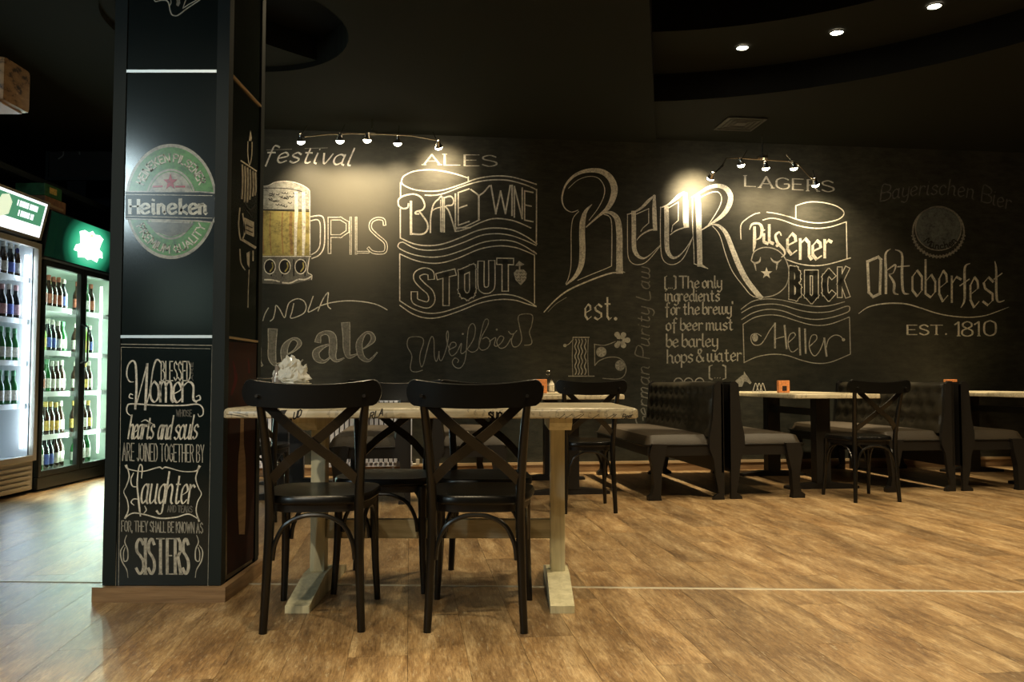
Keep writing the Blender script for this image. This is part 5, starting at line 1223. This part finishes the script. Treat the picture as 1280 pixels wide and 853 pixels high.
# ------------------------------------------------------------------ COOLERS
FX = -3.80
M['alu'] = mat('cooler_aluminium_frame', (.46, .42, .34), .4, .5); M['cblk'] = mat('cooler_black_frame', (.015, .018, .017), .35)
M['liner'] = mat('cooler_liner', (.72, .76, .78), .5); M['linerg'] = mat('cooler_liner_mint', (.60, .70, .62), .5)
M['shelf'] = mat('wire_shelf_white', (.7, .74, .72), .4)
def cooler(name, y0, y1, zt, zdoor0, zdoor1, liner, frame, body, doors, led, label, inner_r):
    r = empty(name, (FX-.35, (y0+y1)/2, 0)); off = Vector(r.location); tag(r, label, 'cooler')
    def O(g, n, m, sm=False, parent=r): g.v = [tuple(Vector(v)-off) for v in g.v]; return g.obj(n, m, parent, sm)
    xb = FX-.68; t = .04
    g = G(); g.box(xb, y0, .03, xb+t, y1, zt-.02); g.box(xb+t, y0, .03, FX-.045, y0+t, zt-.02); g.box(xb+t, y1-t, .03, FX-.045, y1, zt-.02); g.box(xb+t, y0+t, zdoor1, FX-.045, y1-t, zdoor1+.03); g.box(xb+t, y0+t, zdoor0-.03, FX-.045, y1-t, zdoor0)
    g.box(xb+t, y0+t, zt-.05, FX-.045, y1-t, zt-.02); O(g, 'cabinet_body', M[body])
    # pale inner liner
    g = G(); e = .003
    g.box(xb+t, y0+t, zdoor0, xb+t+.006, y1-t, zdoor1); g.box(xb+t+.006, y0+t, zdoor0, FX-.05, y0+t+.006, zdoor1); g.box(xb+t+.006, y1-t-.006, zdoor0, FX-.05, y1-t, zdoor1)
    g.box(xb+t+.006, y0+t+.006, zdoor0, FX-.05, y1-t-.006, zdoor0+.006); g.box(xb+t+.006, y0+t+.006, zdoor1-.006, FX-.05, y1-t-.006, zdoor1); O(g, 'inner_liner', M[liner])
    k = len(doors)
    for (a0, a1, handle_y) in doors:
        fr = .045; g = G(); zz0, zz1 = zdoor0-.02, zdoor1+.02
        g.box(FX-.04, a0, zz0, FX, a0+fr, zz1, .003); g.box(FX-.04, a1-fr, zz0, FX, a1, zz1, .003); g.box(FX-.04, a0+fr, zz0, FX, a1-fr, zz0+fr, .003); g.box(FX-.04, a0+fr, zz1-fr, FX, a1-fr, zz1, .003)
        d = O(g, 'door', M[frame])
        g = G(); g.add([(FX-.02, a0+fr-.005, zz0+fr-.005), (FX-.02, a1-fr+.005, zz0+fr-.005), (FX-.02, a1-fr+.005, zz1-fr+.005), (FX-.02, a0+fr-.005, zz1-fr+.005)], [(0, 1, 2, 3)]); q = O(g, 'glass_pane', M['pane'], parent=d)
        g = G(); g.tube([(FX-.0, handle_y, 1.05), (FX+.03, handle_y, 1.07), (FX+.03, handle_y, 1.37), (FX, handle_y, 1.39)], .009, 8); O(g, 'handle', M['cblk'], parent=d)
    for yy in led:
        g = G(); g.tube([(FX-.075, yy, zdoor0+.08), (FX-.075, yy, zdoor1-.08)], .011, 8); O(g, 'light_tube', M['led'] if liner == 'liner' else M['ledg'])
    return r, O
# left cooler (single door)
Y0, Y1 = 5.72, 6.66
c1, O1 = cooler('bottle_cooler', Y0, Y1, 2.33, .28, 1.98, 'liner', 'alu', 'cblk', [(Y0, Y1, Y0+.02)], [Y1-.085], 'silver-framed upright bottle cooler with a lit sign, leftmost in the photo', 0)
g = G(); 
for k in range(5): z = .05+k*.038; g.box(FX-.03, Y0+.05, z, FX-.008, Y1-.06, z+.02)
g.box(FX-.045, Y0, .03, FX-.031, Y1, .255); O1(g, 'kick_grille', M['alu'])
# tilted light box
def sign_box(O, y0, y1, z0, z1, lean, m_case, name='sign_case'):
    g = G(); poly = [(FX-.30, z0), (FX-.01, z0), (FX-.01+lean, z1), (FX-.30, z1)]
    g.prism(poly, y0, y1, 'y'); return O(g, name, M[m_case])
sign_box(O1, Y0, Y1, 2.03, 2.335, .07, 'alu')
Sg = lambda y, z, o=0: Vector((FX-.01+.07*(z-2.03)/.305+.001+o, y, z))
def spanel(O, parts, name, m, o=0.0, S_=Sg, label=None):
    g = G()
    for q in parts: g.add([S_(y, z, o) for y, z in q], [tuple(range(len(q)))])
    x = O(g, name, M[m]); 
    if label: x['label'] = label
    return x
M['sgw'] = emis('sign_white', (.90, .96, 1), 1.6); M['sgg'] = emis('sign_green', (.06, .22, .12), 1.2); M['sgm'] = emis('sign_cream', (.75, .85, .6), 1.0)
spanel(O1, [[(Y0+.03, 2.045), (Y1-.035, 2.045), (Y1-.035, 2.315), (Y0+.03, 2.315)]], 'sign_face', 'sgw', label='backlit white border of the sign')
spanel(O1, [[(Y0+.05, 2.13), (Y1-.06, 2.13), (Y1-.06, 2.295), (Y0+.05, 2.295)]], 'sign_field', 'sgg', .001, label='green field of the sign')
spanel(O1, [[(6.05, 2.10), (6.17, 2.15), (6.18, 2.24), (6.12, 2.29), (6.04, 2.27), (6.0, 2.16)]], 'sign_picture', 'sgm', .002)
SG = Canvas(lambda y, z, o: Sg(y, -z, .0015+o)-Vector(c1.location), c1, .0005).crop(0, 0, 1).begin('sgw')
for (y0_, y1_, z_) in ((6.24, 6.535, -2.25), (6.28, 6.50, -2.18)):
    y_ = y0_; k_ = 0; SG.begin('sgw')
    while y_ < y1_-.02:
        w2_ = (.016, .022, .013, .020)[k_ % 4]; SG.poly([(y_, z_+.022), (y_+w2_, z_+.022), (y_+w2_, z_-.022), (y_, z_-.022)]); y_ += w2_+(.006 if k_ % 5 else .014); k_ += 1
    SG.end('sign_lettering', 'blurry white sign lettering')
g = G(); g.lathe([(.022, 0), (.022, .001)], (0, 0, 0), 16); g.v = [(FX-.018+z, 6.36+y, 1.90+x) for x, y, z in g.v]; M['blue'] = mat('blue_sticker', (.03, .06, .45), .4); O1(g, 'round_sticker', M['blue'])
# right cooler (double door, green lit sign)
Y2, Y3 = 6.69, 7.98
c2, O2 = cooler('double_door_cooler', Y2, Y3, 2.27, .14, 1.86, 'linerg', 'cblk', 'cblk', [(Y2, 7.325, 7.30), (7.335, Y3, 7.36)], [Y3-.19], 'black double-door bottle cooler with a glowing green sign, beside the column', 0)
g = G(); g.box(FX-.04, Y2, .02, FX-.004, Y3, .115); O2(g, 'kick_plate', M['cblk'])
sign_box(O2, Y2, Y3, 1.90, 2.29, .06, 'cblk')
Sh = lambda y, z, o=0: Vector((FX-.01+.06*(z-1.90)/.39+.001+o, y, z))
# backlit panel: light spreads from behind the emblem, so the left third stays dark
m, nt, b = nodes('backlit_green_sign'); p = geo(nt).outputs['Position']; sp_ = nt.nodes.new('ShaderNodeVectorMath'); sp_.operation = 'DISTANCE'
nt.links.new(mapping(nt, p, (1, .8, 1.2)), sp_.inputs[0]); sp_.inputs[1].default_value = (FX+.02, 7.37*.8, 2.09*1.2)
b.inputs['Base Color'].default_value = (.01, .06, .03, 1); b.inputs['Roughness'].default_value = .2
ec = ramp(nt, sp_.outputs['Value'], [(.06, (.30, .95, .62)), (.20, (.05, .55, .28)), (.29, (.008, .12, .06)), (.36, (.0, .006, .004))]); nt.links.new(ec, b.inputs['Emission Color']); b.inputs['Emission Strength'].default_value = 1.0
M['green'] = m; M['sgx'] = emis('sign_white_glow', (.92, 1, .96), 3.0); M['sgo'] = emis('sign_orange', (.9, .75, .3), 2)
spanel(O2, [[(Y2+.01, 1.915), (Y3-.01, 1.915), (Y3-.01, 2.28), (Y2+.01, 2.28)]], 'sign_face', 'green', .0005, Sh, 'dark green sign panel glowing round a white emblem')
sx = lambda q: [(7.37+a*1.1, 2.095+c) for a, c in q]
spanel(O2, [sx([(-.17, .06), (-.19, .10), (-.12, .125), (-.05, .115), (0, .14), (.05, .115), (.12, .125), (.19, .10), (.17, .06), (.15, .0), (.21, -.02), (.23, -.07), (.17, -.07), (.15, -.12), (.05, -.105), (0, -.12), (-.05, -.105), (-.15, -.12), (-.17, -.07), (-.23, -.07), (-.21, -.02), (-.15, .0)])], 'sign_emblem', 'sgx', .0015, Sh, 'glowing white shield and ribbon emblem')
spanel(O2, [sx([(-.03, .085), (.03, .085), (.02, .11), (-.02, .11)])], 'sign_crown', 'sgo', .0025, Sh)
g = G(); g.box(FX-.012, Y2, 1.885, FX+.004, Y3, 1.90); O2(g, 'sign_rail', M['steel'])
# light from the tubes inside the coolers: each throws inward over the bottles and outward into the room
for (y, z, tx, ty, L_, pw, cc) in ((Y1-.085, 1.13, -.5, -.45, 1.5, FR1, ICE), (Y0+.1, 1.13, -.5, .45, 1.5, FR1*.5, ICE), (Y3-.19, 1.0, -.35, -.6, 1.5, FR2, MINT), (7.40, 1.0, -.5, .25, 1.5, FR2*.6, MINT), (7.24, 1.0, -.35, -.4, 1.5, FR2, MINT), (Y2+.08, 1.0, -.5, .3, 1.5, FR2*.5, MINT)):
    area((FX-.052, y, z), (FX-.052+tx, y+ty, z), .03, L_, pw, cc, 'cooler_tube_light')
for (y, z, tx, ty, pw, cc) in ((Y1-.15, 1.13, .8, -.6, GL1, ICE), (Y3-.22, 1.0, .75, -.65, GL2, MINT), (7.18, 1.0, .8, -.5, GL2*.2, MINT)):
    area((FX-.045, y, z), (FX+tx, y+ty, z), .04, 1.5, pw, cc, 'cooler_outward_light')
# shelves and bottles
def bottle_proto(name, glassm, labm, capm, hgt=.24, rad=.031, neck=.45):
    r = empty(name); g = G(); s_ = hgt/.24
    g.lathe([(rad*.9, 0), (rad, .006), (rad, .125*s_), (rad*.85, .150*s_), (.014, .180*s_), (.0125, .232*s_), (.0145, .234*s_), (.0145, .24*s_)], (0, 0, 0), 12); g.obj('bottle_glass', M[glassm], r, True)
    g = G(); g.lathe([(rad+.0006, .035*s_), (rad+.0006, .105*s_)], (0, 0, 0), 12, cap=False); g.obj('bottle_label', M[labm], r, True)
    g = G(); g.lathe([(.0150, .205*s_), (.0155, .2405*s_), (.012, .2435*s_)], (0, 0, 0), 10); g.obj('bottle_cap', M[capm], r, True)
    return r
M['gbrown'] = mat('brown_bottle_glass', (.035, .016, .008), .12, spec=.7); M['ggreen'] = mat('green_bottle_glass', (.02, .12, .03), .12, spec=.7); M['gdark'] = mat('dark_bottle_glass', (.012, .014, .016), .12, spec=.7)
M['gclear'] = mat('lime_bottle_glass', (.30, .50, .08), .15, spec=.7)
for n_, c_ in (('lwhite', (.55, .53, .46)), ('lred', (.36, .12, .07)), ('lblue', (.08, .12, .42)), ('lgold', (.55, .38, .10)), ('lpink', (.50, .30, .30)), ('lgreen', (.10, .28, .14))): M[n_] = mat('paper_'+n_, c_, .5, var=.35, vscale=70)
KINDS = [('gbrown', 'lwhite', 'lwhite', 'pale-labelled brown bottle'), ('gbrown', 'lred', 'lred', 'red-labelled brown bottle'), ('gdark', 'lblue', 'lwhite', 'blue-labelled dark bottle'), ('gbrown', 'lgold', 'lgold', 'gold-foiled brown bottle'),
         ('ggreen', 'lwhite', 'lgreen', 'pale-labelled green bottle'), ('gclear', 'lgold', 'lgreen', 'lime-green bottle'), ('gdark', 'lpink', 'lpink', 'pink-labelled dark bottle')]
NTH = ('first', 'second', 'third', 'fourth', 'fifth', 'sixth', 'seventh')
PROTO = {}
def bottle(kind, x, y, z, where, group, sc=1.0):
    if kind not in PROTO: o = PROTO[kind] = bottle_proto('beer_bottle', *KINDS[kind][:3])
    else: o = copy_tree(PROTO[kind])
    o.location = (x, y, z); o.scale = (sc*random.uniform(.97, 1.03), sc, sc*random.uniform(.97, 1.03)); o.rotation_euler = (0, 0, random.uniform(0, 6)); tag(o, KINDS[kind][3]+', '+where, 'bottle', group)
def shelf(O, y0, y1, z):
    g = G(); g.box(FX-.60, y0, z-.012, FX-.07, y0+.008, z); g.box(FX-.60, y1-.008, z-.012, FX-.07, y1, z); g.box(FX-.078, y0, z-.018, FX-.07, y1, z); g.box(FX-.60, y0, z-.008, FX-.592, y1, z)
    for k in range(14): x = FX-.58+k*.037; g.box(x, y0, z-.006, x+.005, y1, z-.001)
    g.box(FX-.069, y0, z-.030, FX-.064, y1, z+.012); O(g, 'shelf', M['shelf'])
random.seed(11)
ORD = ('bottom', 'fourth', 'third', 'second', 'top')
zs1 = [.285]+[at_x(18, y, FX-.1).z for y in (507, 453, 400, 347)]
for k, z in enumerate(zs1[1:]):
    shelf(O1, Y0+.05, Y1-.05, z); nm = ('fourth', 'third', 'second', 'top')[k]
    kk = (4, 4, 6, 0)[k]
    for row in range(2):
        for j in range(4):
            y = 6.53-j*.088-(.02 if row else 0)
            bottle(kk if j % 3 != 1 else (2 if kk != 4 else 4), FX-.125-row*.10, y, z, '%s from right, %s row, %s shelf of the silver-framed cooler' % (NTH[j], 'back' if row else 'front', nm), 'bottles on the %s shelf of the silver-framed cooler' % nm, 1.12)
zs2 = [.150]+[at_x(100, y, FX-.1).z for y in (489, 441, 386)]
zs2 = [.150, at_x(75, 543, FX-.1).z, at_x(75, 491, FX-.1).z, at_x(75, 441, FX-.1).z, at_x(75, 387, FX-.1).z]
KR = [(0, 2, 4, 0), (3, 3, 0, 1), (0, 0, 1, 0), (0, 2, 5, 4), (1, 1, 4, 2)]
for k, z in enumerate(zs2):
    if k: shelf(O2, Y2+.05, Y3-.05, z)
    nm = ('bottom', 'fourth', 'third', 'second', 'top')[k]
    for side, (a0, a1, n_) in enumerate(((6.72, 7.27, 7), (7.42, 7.74, 4))):
        dr = 'left' if side == 0 else 'right'
        if k == 0 and side: n_ = 3
        for row in range(2 if side == 0 else 1):
            for j in range(n_):
                y = a0+(j+.5)*(a1-a0)/n_+random.uniform(-.006, .006)+row*.03
                kd = KR[k][(j*3+row+(j > 3)) % 4] if random.random() < .8 else random.choice((0, 1, 2, 3, 4))
                sc = 1.14 if k else random.choice((1.05, 1.2, 1.3))
                bottle(kd, FX-.13-row*.10, y, z+.001, '%s from left, %s row, %s shelf, %s door of double cooler' % (NTH[j], 'back' if row else 'front', nm, dr), 'bottles on the %s shelf, %s door of the double cooler' % (nm, dr), sc)
# beer boxes on top of the double cooler
bx = tag(empty('beer_carton', (FX-.13, 6.82, 2.29+.12)), 'small green carton stacked on a brown one on top of the double cooler', 'carton')
g = G(); g.box(-.12, -.13, 0, .12, .13, .10, .004); g.obj('carton_body', mat('green_carton', (.02, .13, .04), .5, var=.3, vscale=30), bx)
g = G(); g.box(.1205, -.06, .03, .1215, .05, .08); g.obj('carton_print', M['lgold'], bx)
bx = tag(empty('beer_crate', (FX-.14, 6.84, 2.291)), 'brown carton lying under the green one on top of the double cooler', 'carton')
g = G(); g.box(-.14, -.16, 0, .14, .16, .115, .006); g.obj('carton_body', mat('brown_carton', (.22, .11, .05), .6, var=.3, vscale=25), bx)
g = G(); g.box(.1405, -.12, .035, .1415, .12, .055); g.obj('carton_band', M['gold'], bx)
# chalk sign framed on the dark wall above the coolers
p0, p1 = at_y(63, 140, 8.6), at_y(150, 222, 8.6)
fr = tag(empty('framed_blackboard', (p0.x, 8.6, p1.z)), 'dim framed blackboard with faint chalk lettering above the coolers', 'sign')
w_, h_ = 1.15, p0.z-p1.z
g = G(); g.box(0, 0, 0, w_, .03, h_); g.obj('board', M['board_in'], fr)
g = G()
for (x0, z0, x1, z1) in ((-.03, -.03, 0, h_+.03), (w_, -.03, w_+.03, h_+.03), (0, h_, w_, h_+.03), (0, -.03, w_, 0)): g.box(x0, -.012, z0, x1, .03, z1)
g.obj('frame', M['colgrey'], fr)
FB = Canvas(lambda x, y, o: Vector((x, -.0005-o, h_-y)), fr, .001).crop(0, 0, 1).begin('c4')
FB.disc(.14, .14, .07, r0=.8, n=24).disc(.14, .14, .02, n=12).rib([(.3, .3), (.32, .45)], .015, False).rib([(.12, .35), (.15, .45), (.1, .5)], .015).rib([(.5, .35), (.7, .33), (.9, .4)], .012); FB.end('chalk_drawing')
g = G(); w2 = w_/2
g.tube([(.2, .015, h_+.03), (.2, .015, ZL-(p1.z)-.001)], .006, 6); g.tube([(w_-.2, .015, h_+.03), (w_-.2, .015, ZL-(p1.z)-.001)], .006, 6); g.obj('hanging_rod', M['blackm'], fr)
# bulkhead rail above the coolers
pa = at_x(0, 209, -3.95)
g = G(); g.box(-5.19, 5.0, pa.z, -3.95, 9.5, pa.z+.02); g.box(-3.97, 5.0, pa.z+.02, -3.95, 9.5, pa.z+.05)
o = struct(g.obj('trim_2', M['colgrey']))
# wooden lantern box hanging at the top left
p = at_y(0, 107, 3.6)
hb = tag(empty('hanging_box', (p.x-.02, 3.6, p.z)), 'rounded wooden box hanging near the ceiling at the left edge of the photo', 'lantern')
m, nt, b = nodes('printed_plywood'); q = geo(nt).outputs['Position']
nt.links.new(ramp(nt, noise_n(nt, mapping(nt, q, (8, 8, 14)), 2.2, 4, .6), [(.36, (.04, .025, .015)), (.46, (.36, .22, .10)), (.7, (.52, .34, .17))]), b.inputs['Base Color']); M['ply'] = m
g = G(); g.box(-.10, -.10, -.098, .10, .10, .098, .022); g.obj('box_body', M['ply'], hb, True)
g = G(); g.box(-.075, -.075, -.104, .075, .075, -.0985); g.obj('diffuser', mat('lantern_diffuser', (.75, .62, .55), .5), hb)
g = G(); g.tube([(0, 0, .098), (0, 0, ZL-p.z-.001)], .004, 6); g.obj('hanging_cord', M['blackm'], hb)
spot((p.x+.35, 3.2, 3.2), (p.x, 3.6, p.z), 4, WARM2, 40, .5, .03, 'lantern_spot_light')
